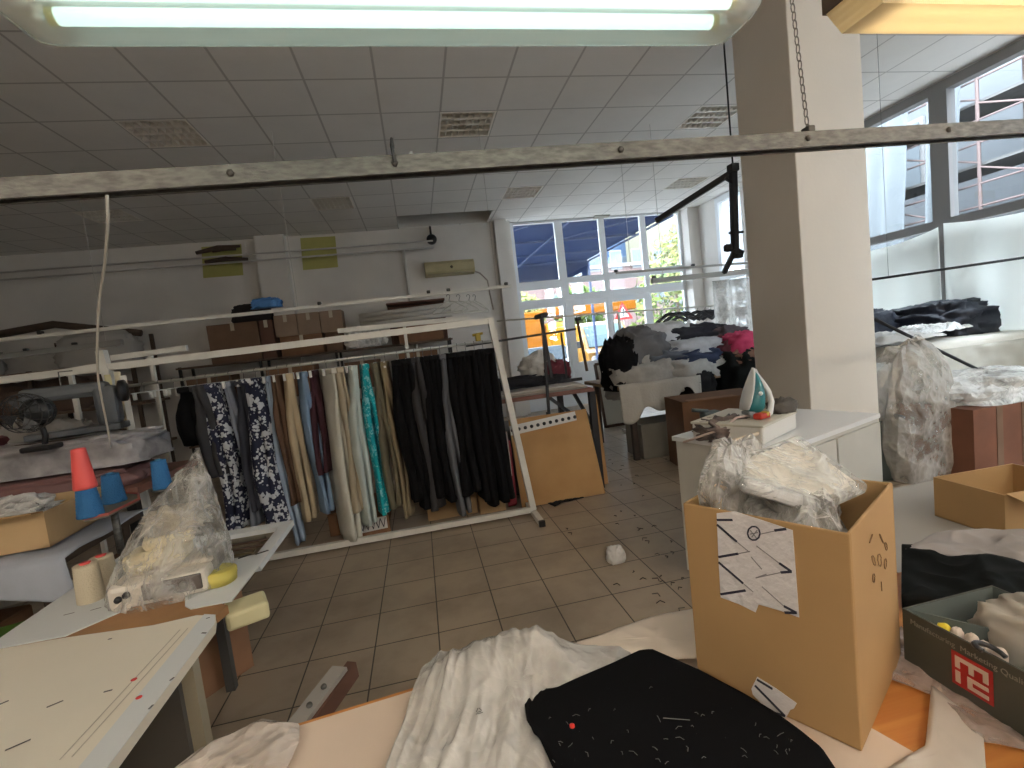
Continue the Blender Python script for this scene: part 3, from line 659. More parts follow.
s = thing('wall_speaker', (.54, W_, 3.6), 'small round black speaker fixed high on the back wall above the air conditioner', 'speaker')
MB().lathe((.54, W_-.16, 3.66), [(.03, 0), (.085, .01), (.10, .06), (.10, .1), (.06, .14), (.03, .155)], 18, axis=(0, 1, 0)).build('horn', blackp, s)
MB().bar((.54, W_-.03, 3.74), (.54, W_-.03, 3.92), .04).build('bracket', blackp, s)
def wallpaper_sq(q, label):
    P = [at(*k, y=W_-.02) for k in q]; return tag(MB().slab([(p.x, W_-.008, p.z) for p in P], (0, 1, 0), .004).build('yellow_paper', mat('yellow_sheet', (.46, .44, .14), .8, var=.08)), label, 'paper', 'yellow paper squares on the back wall')
wallpaper_sq([(201, 247), (241, 244), (243, 275), (203, 278)], 'yellow paper square on the back wall behind dark wooden sticks')
wallpaper_sq([(300, 238), (335, 236), (338, 267), (303, 270)], 'plain yellow paper square on the back wall right of the pilaster')
for z, lb in ((3.60, 'upper of two thin pipes running along the back wall below the ceiling'), (3.48, 'lower of two thin pipes running along the back wall below the ceiling')):
    tag(MB().tube([(LX0+.05, W_-.24, z), (.55, W_-.24, z)], .016, 8).build('wall_pipe', mat('pipe_paint', (.5, .47, .45), .5)), lb, 'pipe', 'thin pipes along the back wall')
dw = mat('dark_wood', (.07, .045, .03), .7)
for i, (a, b2, lb) in enumerate([((196, 253), (240, 246), 'top dark stick across the yellow paper on the back wall'), ((205, 262), (248, 259), 'bottom dark stick across the yellow paper on the back wall'), ((212, 251), (236, 249), 'short dark stick between two longer ones on the yellow paper')]):
    p, q = at(*a, y=W_-.28), at(*b2, y=W_-.28); tag(MB().tube([p, p.lerp(q, .5)+Vector((0, 0, .03)), q], [.03, .045, .025], 7).build('wooden_stick', dw), lb, 'stick', 'dark sticks on the wall pipes')
tag(MB().tube([(-.02, W_-.06, .0), (-.02, W_-.06, 3.62)], .03, 8).mm((-.1, W_-.12, 3.5), (.06, W_-.01, 3.66)).build('downpipe', mat('pipe_white', (.66, .64, .6), .5)), 'white vertical pipe with a box on top, left of the air conditioner', 'pipe')
# shelving with cartons along the back wall
sh = thing('storage_shelf', (-2.0, 9.2, 0), 'low dark shelving full of cartons along the back wall behind the clothes', 'shelf')
for x in (-3.9, -2.65, -1.4, .6):
    for y in (8.95, 9.42): MB().bar((x, y, 0), (x, y, 1.72), .04).build('upright', blackm, sh)
for z in (.35, 1.0, 1.68): MB().mm((-3.95, 8.92, z), (.65, 9.45, z+.03)).build('shelf_board', mat('shelf_brown', (.14, .09, .06), .7), sh)
def carton(x0, x1, y0, y1, z0, z1, m, label, tape=True, name='carton', group=None):
    c = (x0+x1)/2, (y0+y1)/2; t = thing(name, (c[0], c[1], z0), label, 'box', group)
    b = MB(); b.mm((x0, y0, z0), (x1, y1, z1)); b.build('body', m, t, bevel=.006)
    MB().mm((x0+.005, y0+.005, z1), (c[0]-.004, y1-.005, z1+.004)).mm((c[0]+.004, y0+.005, z1), (x1-.005, y1-.005, z1+.004)).build('flap', m, t)
    if tape: MB().mm((c[0]-.03, y0-.002, z1-.12), (c[0]+.03, y0+.0, z1+.006)).mm((c[0]-.03, y0-.002, z1+.004), (c[0]+.03, y1, z1+.006)).build('tape', tapem, t)
    return t
carton(-3.42, -2.62, 9.0, 9.4, 1.71, 2.36, card_g, 'big reddish-brown carton on the shelf under the dark bag')
carton(-2.60, -2.38, 9.0, 9.4, 1.71, 2.36, mat('case_brown', (.12, .05, .03), .6), 'narrow dark brown carton between the big one and the pale row')
for i in range(3): carton(-2.36+.38*i, -1.99+.38*i, 9.02, 9.35, 2.05, 2.42, mat('carton_grey_brown', (.32, .225, .16), .85, var=.1), ['left', 'middle', 'right'][i]+'most carton of the pale taped row on top of the shelf', group='pale taped cartons in a row')
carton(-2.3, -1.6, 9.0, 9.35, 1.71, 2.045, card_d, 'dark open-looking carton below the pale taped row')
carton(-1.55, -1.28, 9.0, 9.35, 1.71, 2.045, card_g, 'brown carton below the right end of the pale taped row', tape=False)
b = MB(); q = at(255, 322, y=9.1)
o = lump((-2.72, 9.2, 2.37), (.62, .32, .30), 3, .12, sq=.55); tag(o.build('dark_bag', mat('bag_dark', (.035, .03, .03), .6)), 'flat dark brown bag lying on top of the big carton', 'bag')
tag(lump(at(267, 308, y=5.47), (.28, .10, .10), 8, .2).build('blue_cloth', mat('blue_cloth', (.05, .16, .38), .8)), 'crumpled blue cloth hanging on the high rail in front of the dark bag', 'cloth')
cb = thing('wall_cabinet', (.0, 9.3, 1.71), 'dark brown open case on the shelf holding long white rolls', 'cabinet')
MB().mm((-.45, 9.40, 1.71), (.60, 9.44, 2.45)).mm((-.45, 9.34, 1.71), (-.42, 9.4, 2.45)).mm((.57, 9.34, 1.71), (.6, 9.4, 2.45)).mm((-.45, 9.0, 2.42), (.6, 9.44, 2.45)).build('case', mat('case_brown', (.12, .05, .03), .6), cb)
carton(-.30, .50, 9.0, 9.3, 1.715, 2.05, card_d, 'dark carton inside the open case under the white rolls', tape=False)
rollm = mat('roll_white', (.62, .59, .54), .6)
for i in range(3):
    tag(MB().lathe((-.95, 9.12, 2.11+.087*i), [(.02, 0), (.042, 0), (.042, 1.65), (.02, 1.65)], 16, axis=(1, 0, .03)).build('paper_roll', rollm), ['lowest', 'middle', 'topmost'][i]+' of three long white rolls in front of the dark brown case', 'roll', 'long white rolls on the back shelf')
tag(crumple((-.9, 9.2, 1.715), (.7, .4, .40), 15).build('plastic_bundle', film('film_milky', clear=.3)), 'clump of white plastic bags left of the long white rolls', 'bag')
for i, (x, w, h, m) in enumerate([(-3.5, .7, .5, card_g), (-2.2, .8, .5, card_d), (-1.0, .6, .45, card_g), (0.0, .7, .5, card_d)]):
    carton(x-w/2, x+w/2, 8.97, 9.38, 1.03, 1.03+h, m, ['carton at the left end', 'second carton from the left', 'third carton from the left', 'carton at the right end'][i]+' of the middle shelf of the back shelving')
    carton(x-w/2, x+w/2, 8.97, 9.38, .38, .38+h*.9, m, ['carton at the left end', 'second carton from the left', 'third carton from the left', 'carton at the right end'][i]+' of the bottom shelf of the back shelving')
# far left shelf with brown chairs and white sacks
t = thing('side_shelf', (-5.6, 9.0, 0), 'long low rack with brown boards along the back wall at the far left', 'shelf')
for x in (-7.3, -5.8, -4.4):
    for y in (8.6, 9.3): MB().bar((x, y, 0), (x, y, 2.35 if y > 9 else 1.9), .05).build('upright', dw, t)
for z in (.5, 1.2, 1.85): MB().mm((-7.4, 8.55, z), (-4.3, 9.35, z+.04)).build('shelf_board', mat('shelf_brown', (.14, .09, .06), .7), t)
MB().tube([(-7.3, 9.0, 2.45), (-5.6, 9.0, 2.62), (-4.4, 9.0, 2.35)], .06, 8).build('top_rail', dw, t)
tag(lump((-5.0, 8.95, 1.89), (1.1, .6, .55), 31, .12).build('white_sack', mat('sack_white', (.42, .40, .37), .8)), 'bulging white sack on the far left rack', 'sack', None)
tag(lump((-6.9, 8.95, 1.89), (.9, .6, .5), 33, .15).build('white_sack', mat('sack_white', (.42, .40, .37), .8)), 'white sack at the very left edge of the far left rack', 'sack', None)
tag(lump((-5.9, 8.95, 1.24), (2.4, .6, .5), 35, .15).build('fabric_heap', mat('heap_brown', (.12, .08, .06), .9)), 'long brown heap of fabric on the far left rack', 'fabric')

# ------------------------------------------------------------------ high rails
def rail(a, b, r, m, label, name='hanging_rail', clips=(), wires=(), group=None, cat='rail'):
    t = thing(name, (Vector(a)+Vector(b))/2, label, cat, group)
    MB().bar(a, b, r*2).build('bar', m, t)
    for k in clips:
        p = Vector(a).lerp(Vector(b), k); MB().rbox(p+Vector((0, 0, r+.012)), (.04, .05, .035), .008).build('clip', blackp, t)
    for k in wires:
        p = Vector(a).lerp(Vector(b), k); MB().tube([p, (p.x, p.y, CZ)], .003, 6).build('wire', mat('wire_pale', (.5, .48, .45), .5), t)
    return t
A, B = at(-60, 346.5, y=5.5), at(511, 286, y=5.5)
rail(A, B, .017, steel_w, 'long high white rail hung behind the clothes rack, reaching the window pillar', clips=(.15, .62, .83, .87, .99), wires=(.08, .58, .97))
A, B = at(-40, 362, y=6.2), at(122, 342, y=6.2); rail(A, B, .03, mat('grey_rail', (.33, .32, .29), .5), 'grey rail at the far left just below the long high one', clips=(.4, .7), wires=(.1, .9))
A, B = at(112, 358, y=4.6), at(187, 348, y=4.6); 
def t_bar(A, B, label, m=steel_w): 
    t = thing('rack_arm', (B.x, B.y, 0), label, 'rack')
    MB().bar(A, B, .045).build('arm', m, t); mid = A.lerp(B, .5)
    MB().bar((mid.x, mid.y, 0), (mid.x, mid.y, mid.z-.02), .03).build('post', m, t); MB().bar((mid.x-.25, mid.y, .015), (mid.x+.25, mid.y, .015), .03).build('foot', m, t); return t
t_bar(A, B, 'short white rack arm standing right of the rack corner post')
A, B = at(40, 376, y=4.4), at(100, 366, y=4.4); t_bar(A, B, 'short cream rack arm standing left of the rack corner post')
A, B = at(338, 331, y=5.0), at(467, 318, y=5.0); t_bar(A, B, 'thin white rack arm behind the black clothes', steel_w)

# ------------------------------------------------------------------ clothes rack
RY = 4.0
rk = thing('clothes_rack', (-.7, RY, 0), 'long white tubular clothes rack full of trousers in the middle of the room', 'clothes rack')
LT, RT_ = Vector((-2.23, RY, 1.78)), Vector((.62, RY, 1.70)); RB = Vector((.80, RY, .05)); LB = Vector((-2.08, RY, .05))
MB().bar(LT, LB, .06, .05).build('post', steel_w, rk); MB().bar(RT_+Vector((0, 0, .02)), RB, .055, .05).build('post', steel_w, rk)
MB().bar((-3.6, RY, 1.635), (.63, RY, 1.70), .04, .05).build('top_rail', steel_w, rk)
MB().bar(LB+Vector((0, 0, -.0)), RB, .045).build('bottom_rail', steel_w, rk)
RODY, RODZ = RY+.12, 1.505
MB().tube([(-2.2, RODY, RODZ), (.66, RODY, RODZ+.03)], .012, 10).build('hanging_rod', mat('rod_steel', (.55, .54, .5), .35, .5), rk)
for x in (-2.19, .645): MB().bar((x, RY, RODZ+.01), (x, RODY, RODZ+.01), .025).build('rod_bracket', steel_w, rk)
for p in (LB, RB):
    f = MB().bar((p.x, RY-.28, .026), (p.x, RY+.28, .026), .045).build('foot', steel_w, rk)
    for s in (-1, 1): MB().bar((p.x, RY+s*.28, .026), (p.x, RY+s*.305, .026), .05).build('foot_cap', blackp, f)
MB().bar((-3.55, RY, 0), (-3.55, RY, 1.62), .05).build('post', steel_w, rk)
cream = mat('cream_wood', (.60, .54, .38), .6)
for i, (a, b2, lb, m) in enumerate([((117, 372), (130, 470), 'cream wooden slat leaning just right of the rack corner post', cream), ((123, 376), (143, 492), 'white slat leaning rightmost beside the rack corner post', steel_w), ((107, 375), (134, 500), 'yellowed slat leaning against the rack corner post', mat('yellow_slat', (.52, .47, .27), .6))]):
    p = at(*a, y=RY-.06-.05*i); q = at(*b2, y=3.75-.06*i); d = (q-p); q = p+d*((p.z)/(p.z-q.z)); q.z = .003
    tag(MB().bar(p, q, .035, .02).build('leaning_stick', m), lb, 'stick', 'sticks leaning on the clothes rack')
# hangers and trousers
def hanger(x, name='trouser_hanger', m=None):
    t = thing(name, (x, RODY, RODZ-.11), 'clip hanger', 'hanger', 'clip hangers on the white clothes rack')
    z = rodz(x)
    hk = [(x, RODY+.016*math.cos(a), z+.0+.016*math.sin(a)) for a in [math.radians(k) for k in range(200, -60, -26)]]
    MB().tube(hk+[(x, RODY, z-.055)], .0022, 6).build('hook', steel_g, t)
    MB().tube([(x, RODY-.17, z-.06), (x, RODY+.17, z-.06)], .004, 6).build('bar', m or mat('hanger_white', (.7, .7, .68), .4), t)
    for s in (-1, 1): MB().rbox((x, RODY+s*.13, z-.085), (.018, .03, .05), .004).build('clip', m or mat('hanger_white', (.7, .7, .68), .4), t)
    return t
def rodz(x): return RODZ+.03*(x+2.2)/2.86
def trousers(x, zt, zb, w, th, m, seed, label, flare=1.0, drift=0, name='trousers', cat='trousers', group='trousers hung on the white clothes rack'):
    q = random.Random(seed); mb = MB(); H = zt-zb
    for leg in (-1, 1):
        N = 22; K = 24; vs = []; ph = q.uniform(0, 6)
        for i in range(N+1):
            v = i/N; z = zt-H*v*(1-.012*(leg > 0)); join = min(1, max(0, (v-.18)/.1))
            ww = w/2*(1-.28*min(1, v/.28)**.8 + (flare-1)*v + .05*math.sin(v*9+ph)); tt = th/2*(.75+.35*math.sin(v*3.2+ph*.2)**2+.25*v)
            cx = x+leg*(th*.22+.012*join)+drift*v+.012*math.sin(v*5+ph); cy = RODY+.015*math.sin(v*4+seed)+leg*.012*join
            for k in range(K):
                a = 2*PI*k/K; ca, sa = math.cos(a), math.sin(a)
                rx = tt*(math.copysign(abs(ca)**.8, ca))*(1+.35*math.sin(3*a+v*3+ph)*v); ry = ww*math.copysign(abs(sa)**.75, sa)
                r = .010*nz((a*1.3, v*3, leg), 1.6, seed)
                vs.append((cx+rx+r, cy+ry, z))
        fs = [(i*K+k, i*K+(k+1) % K, (i+1)*K+(k+1) % K, (i+1)*K+k) for i in range(N) for k in range(K)]+[tuple(range(K)), tuple(N*K+k for k in range(K))[::-1]]
        mb.add(vs, fs, None, True)
    t = thing(name, (x, RODY, zb), label, cat, group); mb.build('legs', m, t)
    MB().rbox((x, RODY, zt-.02), (th*.95, w*1.0, .045), .012).build('waistband', m, t)
    return t
navyfl = floral('navy_floral', (.012, .016, .045), (.58, .60, .63), 42, .51); navyf2 = floral('navy_floral_small', (.012, .016, .04), (.5, .52, .56), 40, .54)
teal = floral('teal_print', (.0, .36, .42), (.25, .62, .66), 60, .54)
blk = mat('black_cloth', (.006, .006, .007), .9, spec=.15, bump=.3, bscale=14); 
def cl(n, c, v=.15): return mat(n, c, .85, var=v, vscale=3, bump=.25, bscale=16)
spec = [  # top px, bottom (px, py), width, thick, material, label
 ((196, 378), (200, 440), .40, .10, blk, 'black garment hanging at the left end of the clothes rack'),
 ((206, 377), (226, 470), .42, .07, cl('charcoal_cloth', (.05, .05, .055)), 'charcoal trousers second from the left end of the clothes rack'),
 ((216, 376), (240, 524), .34, .08, navyfl, 'navy trousers with large white flowers, left of the grey-blue pair'),
 ((229, 376), (262, 520), .20, .035, cl('greyblue_cloth', (.26, .29, .36)), 'plain grey-blue trousers between the two flowered pairs'),
 ((243, 375), (258, 505), .26, .05, cl('slate_cloth', (.045, .05, .07)), 'dark slate trousers left of the second flowered pair'),
 ((255, 374), (283, 522), .38, .08, navyfl, 'navy trousers with white flowers, right of the grey-blue pair'),
 ((268, 373), (302, 540), .16, .035, cl('lightblue_cloth', (.36, .45, .58)), 'long narrow pale blue trousers beside the flowered pair'),
 ((278, 372), (296, 500), .24, .04, cl('brown_cloth', (.13, .07, .04)), 'dark brown trousers left of the tan pair'),
 ((288, 371), (309, 516), .24, .05, cl('tan_cloth', (.50, .40, .26)), 'tan trousers with bulging thighs beside the blue pair'),
 ((301, 369), (330, 508), .26, .045, cl('denim_cloth', (.20, .30, .44)), 'mid-blue trousers with narrow hems right of the tan pair'),
 ((313, 368), (322, 470), .22, .045, cl('darkred_cloth', (.05, .012, .02)), 'black and dark red trousers behind the mid-blue pair'),
 ((326, 366), (352, 538), .36, .055, cl('cream_cloth', (.62, .60, .52), .06), 'wide cream trousers, longest of the pale pairs'),
 ((337, 365), (360, 505), .34, .05, cl('beige_cloth', (.47, .40, .29)), 'beige trousers squeezed right of the cream pair'),
 ((348, 363), (366, 520), .34, .05, cl('mint_cloth', (.56, .63, .60), .08), 'pale mint trousers with a beige lining'),
 ((364, 361), (384, 509), .30, .045, teal, 'bright turquoise printed trousers'),
 ((375, 360), (398, 502), .30, .05, cl('olive_cloth', (.16, .14, .09)), 'olive brown trousers right of the turquoise pair'),
 ((385, 359), (411, 511), .26, .04, cl('khaki_cloth', (.30, .24, .15)), 'khaki trousers with flared hems before the black ones'),
]
for i, (a, b2, w, th, m, lb) in enumerate(spec):
    p = at(*a, y=RODY); q = at(*b2, y=RODY); t = trousers(p.x, rodz(p.x)-.06, max(.06, q.z-.02), w*1.12, th*1.15, m, i+3, lb, drift=(q.x-p.x)*.6); t.rotation_euler = (0, 0, math.radians({11: 28, 12: 15, 13: 20, 6: 8, 8: 14, 9: 22, 3: 12, 14: 10}.get(i, 0)))
n = 11; ORD = ['first', 'second', 'third', 'fourth', 'fifth', 'sixth', 'seventh', 'eighth', 'ninth', 'tenth', 'last']
for i in range(n):
    px = 397+ (484-397)*i/(n-1); p = at(px, 357-i*.9, y=RODY); zb = [.30, .22, .2, .3, .25, .12, .28, .30, .2, .15, .17][i]
    if i in (5,): m = cl('grey_cloth', (.12, .125, .14)); lb = 'faded grey trousers among the black ones'
    elif i == 2: m = cl('blackgrey_cloth', (.035, .033, .035)); lb = 'dark grey trousers third in the black row'
    else: m = blk; lb = ORD[i]+' of the eleven dark trousers at the right end of the rack, plain black'
    trousers(p.x, rodz(p.x)-.06, zb, .46, .085 if i != 5 else .06, m, 40+i, lb, flare=1.06, drift=.03, group='black trousers at the right end of the rack' if m is blk else None)
h0 = None; hx = [(at(*s_[0], y=RODY).x, 'clip hanger holding the '+' '.join(s_[5].split()[:5])) for s_ in spec]
hx += [(at(397+(484-397)*i/(n-1), 357, y=RODY).x, 'clip hanger holding the '+ORD[i]+' of the eleven dark trousers') for i in range(n)]
hx += [(at(k, 380, y=RODY).x, 'empty clip hanger, '+ORD[i]+' from the left rack post') for i, k in enumerate((142, 158, 172, 184))]
for x, lb in sorted(hx):
    if h0 is None: h0 = hanger(x); h0['label'] = lb; hx0 = x
    else: copy_tree(h0, loc=(x, RODY, RODZ-.11+.0105*(x-hx0)), label=lb)
def shirt_hanger(x, y, z, rz, label, group, m, proto=[None]):
    if proto[0] is None:
        t = thing('coat_hanger', (0, 0, 0), label, 'hanger', group)
        hk = [(.02*math.cos(a), 0, .02*math.sin(a)) for a in [math.radians(k) for k in range(190, -70, -26)]]
        MB().tube(hk+[(0, 0, -.05)], .003, 6).build('hook', steel_g, t)
        MB().tube([(0, 0, -.05), (.06, 0, -.065), (.2, 0, -.15), (.215, 0, -.17), (.2, 0, -.175), (-.2, 0, -.175), (-.215, 0, -.17), (-.2, 0, -.15), (-.06, 0, -.065), (0, 0, -.05)], .006, 7).build('body', m, t); proto[0] = t
    else: t = copy_tree(proto[0], label=label, group=group)
    t.location = (x, y, z); t.rotation_euler = (0, 0, rz); return t
for i, px in enumerate((448, 458, 468, 474)):
    q = at(px, 295, y=5.5); shirt_hanger(q.x, 5.5, q.z-.015, .35*i-.4, ORD[i]+' from left of the empty pale hangers on the high rail', 'empty pale hangers on the high rail', mat('hanger_pale', (.6, .58, .52), .5))

# ------------------------------------------------------------------ cutting table behind the rack's right end
wood_o = mat('chipboard', (.42, .27, .14), .7, var=.2, vscale=20)
tb = thing('work_table', (1.0, 4.85, 0), 'black steel table heaped with layered cloth behind the right end of the clothes rack', 'table')
MB().mm((.35, 4.38, .95), (1.60, 5.5, .98)).build('table_top', mat('table_red_edge', (.22, .10, .075), .6, var=.2), tb)
for x, y in ((.4, 4.42), (1.575, 4.40), (.4, 5.45), (1.56, 5.45)): MB().bar((x, y, 0), (x, y, .95), .06).build('leg', blackm, tb)
MB().bar((1.56, 4.42, .58), (1.15, 4.40, .95), .03).bar((1.56, 4.42, .62), (1.56, 5.0, .95), .03).build('brace', blackm, tb)
lay = [mat('cloth_beige', (.42, .37, .32), .9, var=.15, vscale=7), mat('cloth_rust', (.25, .10, .08), .9, var=.2, vscale=7), mat('cloth_greybrown', (.28, .25, .23), .9, var=.2, vscale=7), mat('cloth_pale', (.50, .47, .44), .9, var=.12, vscale=7)]
for i, m in enumerate((lay[1], lay[2], lay[0], lay[3])):
    z = .985+.017*i; o = sheet([(.36+.03*i, 4.37, z), (1.58-.03*i, 4.39, z), (1.57-.02*i, 5.4, z), (.38, 5.45-.04*i, z)], lift=.0, amp=.014, f=9, seed=i, th=.015, rings=12).build('folded_cloth', m)
    tag(o, ['lowest rust-red', 'second grey-brown', 'third beige', 'topmost pale'][i]+' layer of cloth on the black steel table', 'cloth', 'layers of cloth on the black steel table')
tag(lump((.8, 4.72, 1.055), (.75, .4, .10), 4, .25).build('dark_cloth', mat('darkgrey_cloth', (.03, .03, .035), .9)), 'dark grey crumpled cloth lying on the layered cloth, left part of the table', 'cloth')
tag(lump((1.22, 4.75, 1.055), (.45, .3, .07), 5, .25).build('dark_cloth', mat('darkgrey_cloth', (.03, .03, .035), .9)), 'small dark cloth lying by the foot of the black stand', 'cloth')
tag(lump((1.28, 5.15, 1.05), (.42, .4, .26), 6, .22, peak=.3).build('white_cloth', mat('white_cloth', (.62, .60, .57), .8)), 'white cloth bundle behind the black stand on the table', 'cloth')
tag(lump((1.42, 4.98, 1.05), (.28, .2, .20), 7, .22).build('maroon_cloth', mat('maroon_cloth', (.14, .02, .035), .8)), 'maroon cloth bundle right of the white one on the table', 'cloth')
tag(lump((.72, 5.15, 1.05), (.3, .3, .22), 9, .3).build('plastic_clump', film('film_milky', clear=.3)), 'clump of clear plastic and wire left of the black stand', 'plastic')
# black stand
st = thing('garment_stand', (1.2, 4.66, 1.05), 'black steel garment stand with long horizontal arms standing on the cloth-covered table', 'stand')
Yb = 4.62
def P4(px, py, y=Yb): return at(px, py, y=y)
MB().bar(P4(466, 346), P4(576, 329), .022).build('arm', blackm, st)
MB().bar(P4(541, 318), P4(553, 384), .028).build('post', blackm, st); MB().bar(P4(561, 333), P4(567, 379), .018).build('post', blackm, st)
MB().bar(P4(542, 314, 4.33), P4(549, 414, 4.33), .024).build('post', blackm, st)
MB().bar(P4(577, 319), P4(587, 371), .03, .02).build('post', mat('brown_wood', (.09, .05, .03), .6), st)
MB().rbox(P4(541, 316, 4.48), (.05, .35, .045), .01).build('knob', blackm, st); MB().rbox(P4(578, 319), (.06, .05, .035), .01).build('knob', blackm, st)
MB().bar(P4(549, 414, 4.33)+Vector((0, .0, 0)), P4(549, 414, 4.33)+Vector((0, .05, 0)), .03).bar(P4(553, 382)+Vector((-.28, 0, -.005)), P4(553, 382)+Vector((.3, 0, -.005)), .03).build('foot', blackm, st)
q = P4(478, 338); tag(MB().rbox((q.x, q.y, q.z), (.05, .04, .09), .01).tube([(q.x-.05, q.y, q.z+.03), (q.x+.05, q.y, q.z+.04)], .012).build('yellow_clamp', mat('yellow_plastic', (.5, .36, .05), .5)), 'small yellow clamp gripping the black arm beside the rack post', 'clamp')
# cardboard sheets leaning on the table
cs = thing('cardboard_sheet', (1.15, 4.28, 0), 'large tan cardboard sheet with a dotted white strip leaning against the black table', 'cardboard')
c0, c1, c2, c3 = (.74, 4.20, .004), (1.54, 4.20, .004), (1.48, 4.33, .80), (.73, 4.33, .80)
nb = Vector((0, -.986, .16))
MB().slab([c0, c1, c2, c3], -nb, .012).build('board', mat('cardboard_orange', (.46, .27, .11), .8, col2=(.36, .19, .07), vscale=2), cs)
def onb(u, v): 
    a = Vector(c0).lerp(Vector(c1), u); b = Vector(c3).lerp(Vector(c2), u); return a.lerp(b, v)+nb*.002
MB().slab([onb(0, .93), onb(.85, .99), onb(.85, .885), onb(0, .82)], nb, .0015).build('strip', mat('strip_white', (.62, .60, .57), .6), cs)
d = MB()
for k in range(11):
    u = .03+.082*k*.98; cpt = onb(u, .875+.06*u)+nb*.003; d.lathe(cpt, [(.017, 0), (.017, .001)], 10, axis=nb)
d.build('hole_print', blackp, cs)
tag(MB().slab([(1.60, 4.46, .003), (1.68, 4.46, .003), (1.66, 4.5, .90), (1.60, 4.5, .90)], (0, 1, 0), .008).build('cardboard_strip', mat('cardboard_orange', (.46, .27, .11), .8)), 'narrow tan cardboard strip leaning on the right leg of the black table', 'cardboard')
crt = thing('storage_crate', (.45, 4.8, 0), 'dark grey crate standing under the left half of the black table', 'crate')
open_box(MB(), (.68, 4.9, 0), (.55, .6, .62), 0, .02, None).build('body', mat('crate_grey', (.10, .10, .10), .7), crt); MB().mm((.38, 4.57, .62), (.98, 5.23, .65)).build('lid', mat('crate_lid', (.14, .14, .135), .6), crt)
tag(sheet([(.62, 4.22, .05), (.70, 4.2, .06), (.72, 4.3, .62), (.62, 4.31, .60)], amp=.01, th=.02, lift=0, rings=8, n=40).build('red_cloth', mat('red_cloth', (.28, .03, .045), .8)), 'dark red cloth hanging down beside the black trousers', 'cloth')
tag(sheet([(.58, 4.22, .30), (.68, 4.17, .34), (.69, 4.24, .72), (.60, 4.25, .70)], amp=.01, th=.02, lift=0, rings=8, n=40, seed=4).build('pink_cloth', mat('pink_cloth', (.55, .45, .42), .8)), 'pale pink cloth hanging beside the black trousers above the red one', 'cloth')
carton(-.1, .35, 4.3, 4.62, 0, .28, card_l, 'small pale carton on the floor behind the black trousers')
carton(-.95, -.45, 4.35, 4.8, 0, .2, card_d, 'dark carton on the floor behind the pale trousers', tape=False)
carton(.36, .60, 4.24, 4.36, 0, .28, card_l, 'narrow pale carton on the floor at the right end of the clothes rack', tape=False)
# zigzag paper on a small box below the cream trousers
zq = at(366, 524, z=.12); zx, zy = zq.x, zq.y+.1; zb = thing('patterned_box', (zx, zy, 0), 'low box with a black zigzag paper lying below the cream trousers', 'box')
MB().box((zx, zy, .08), (.36, .2, .16), .12).build('body', card_d, zb)
zz = MB(); nrm = Vector((math.sin(.12), -math.cos(.12), 0)); uu = Vector((math.cos(.12), math.sin(.12), 0)); o0 = Vector((zx, zy, .10))+nrm*.101
zz.slab([o0-uu*.16+Vector((0, 0, -.05)), o0+uu*.16+Vector((0, 0, -.05)), o0+uu*.16+Vector((0, 0, .055)), o0-uu*.16+Vector((0, 0, .055))], nrm, .002).build('paper', paperw, zb)
zl = MB()
for k in range(14):
    a = o0+nrm*.004+uu*(-.15+.0214*k)+Vector((0, 0, -.035 if k % 2 else .045)); b2 = o0+nrm*.004+uu*(-.15+.0214*(k+1))+Vector((0, 0, .045 if k % 2 else -.035)); zl.bar(a, b2, .003, .006)
zl.build('zigzag', mat('ink_navy', (.02, .02, .04), .6), zb)
# floor litter
q = at(616, 561, z=0); tag(lump((q.x, q.y, 0), (.12, .11, .10), 2, .12, f=1.5, sq=.8).build('crumpled_cup', mat('cup_white', (.75, .74, .72), .6)), 'crumpled white cup lying on the tiled floor', 'cup')
sp_ = [at(*k, z=.004) for k in ((546, 503), (553, 498), (560, 499), (567, 494), (582, 494), (584, 498), (572, 501), (562, 503), (555, 507))]
tag(sheet(sp_, amp=.012, f=20, lift=.003, th=.003, rings=6, n=60).build('black_scrap', mat('blackscrap', (.015, .015, .017), .9)), 'black fabric scrap on the floor in front of the leaning cardboard', 'scrap')
rb = random.Random(5)
for i in range(46):
    px, py = rb.choice([(640, 560), (660, 540), (625, 500), (640, 470), (612, 445), (670, 585), (600, 530)]); px += rb.gauss(0, 22); py += rb.gauss(0, 16)
    q = at(px, py, z=0); l = rb.uniform(.01, .035); a = rb.uniform(0, PI)
    tag(MB().tube([(q.x, q.y, .003), (q.x+l*math.cos(a), q.y+l*math.sin(a), .006), (q.x+l*1.6*math.cos(a+.7), q.y+l*1.6*math.sin(a+.7), .003)], .0025, 5).build('thread_scrap', mat('scrap_dark', (.05, .04, .035), .9)), 'tiny dark thread scrap on the floor tiles between the tables', 'scrap', 'thread scraps on the floor')

# ------------------------------------------------------------------ heap of clothes on the middle table
wt = thing('sorting_table', (3.2, 5.6, 0), 'table buried under a heap of clothes and bags near the entrance windows', 'table')
MB().mm((2.17, 5.05, .82), (4.5, 6.3, .86)).build('table_top', wood_o, wt)
for x, y in ((2.3, 5.12), (4.42, 5.12), (2.3, 6.22), (4.42, 6.22)): MB().bar((x, y, 0), (x, y, .82), .06).build('leg', mat('dark_leg', (.05, .035, .03), .6), wt)
drm = mat('greige_cloth', (.50, .47, .42), .85, var=.1, vscale=5, bump=.3)
drp = MB()
def hem(u): return .27+.09*math.sin(u*5+.8)+.08*math.sin(u*13+1)
def dr(u, v):
    x = 2.12+1.0*u
    if v < .4: return (x+.02, 5.6-.58*v/.4, .88+.012*nz((x*4, v*5, 0), 2))
    w = (v-.4)/.6; return (x+.03*w*math.sin(u*11), 5.02-.03*w-.03*abs(math.sin(u*13))*w, .88-w*hem(u))
drp.grid(dr, 60, 20, th=.006)
tag(drp.build('draped_cloth', drm), 'greige cloth draped over the front of the clothes table with a ragged hem', 'cloth')
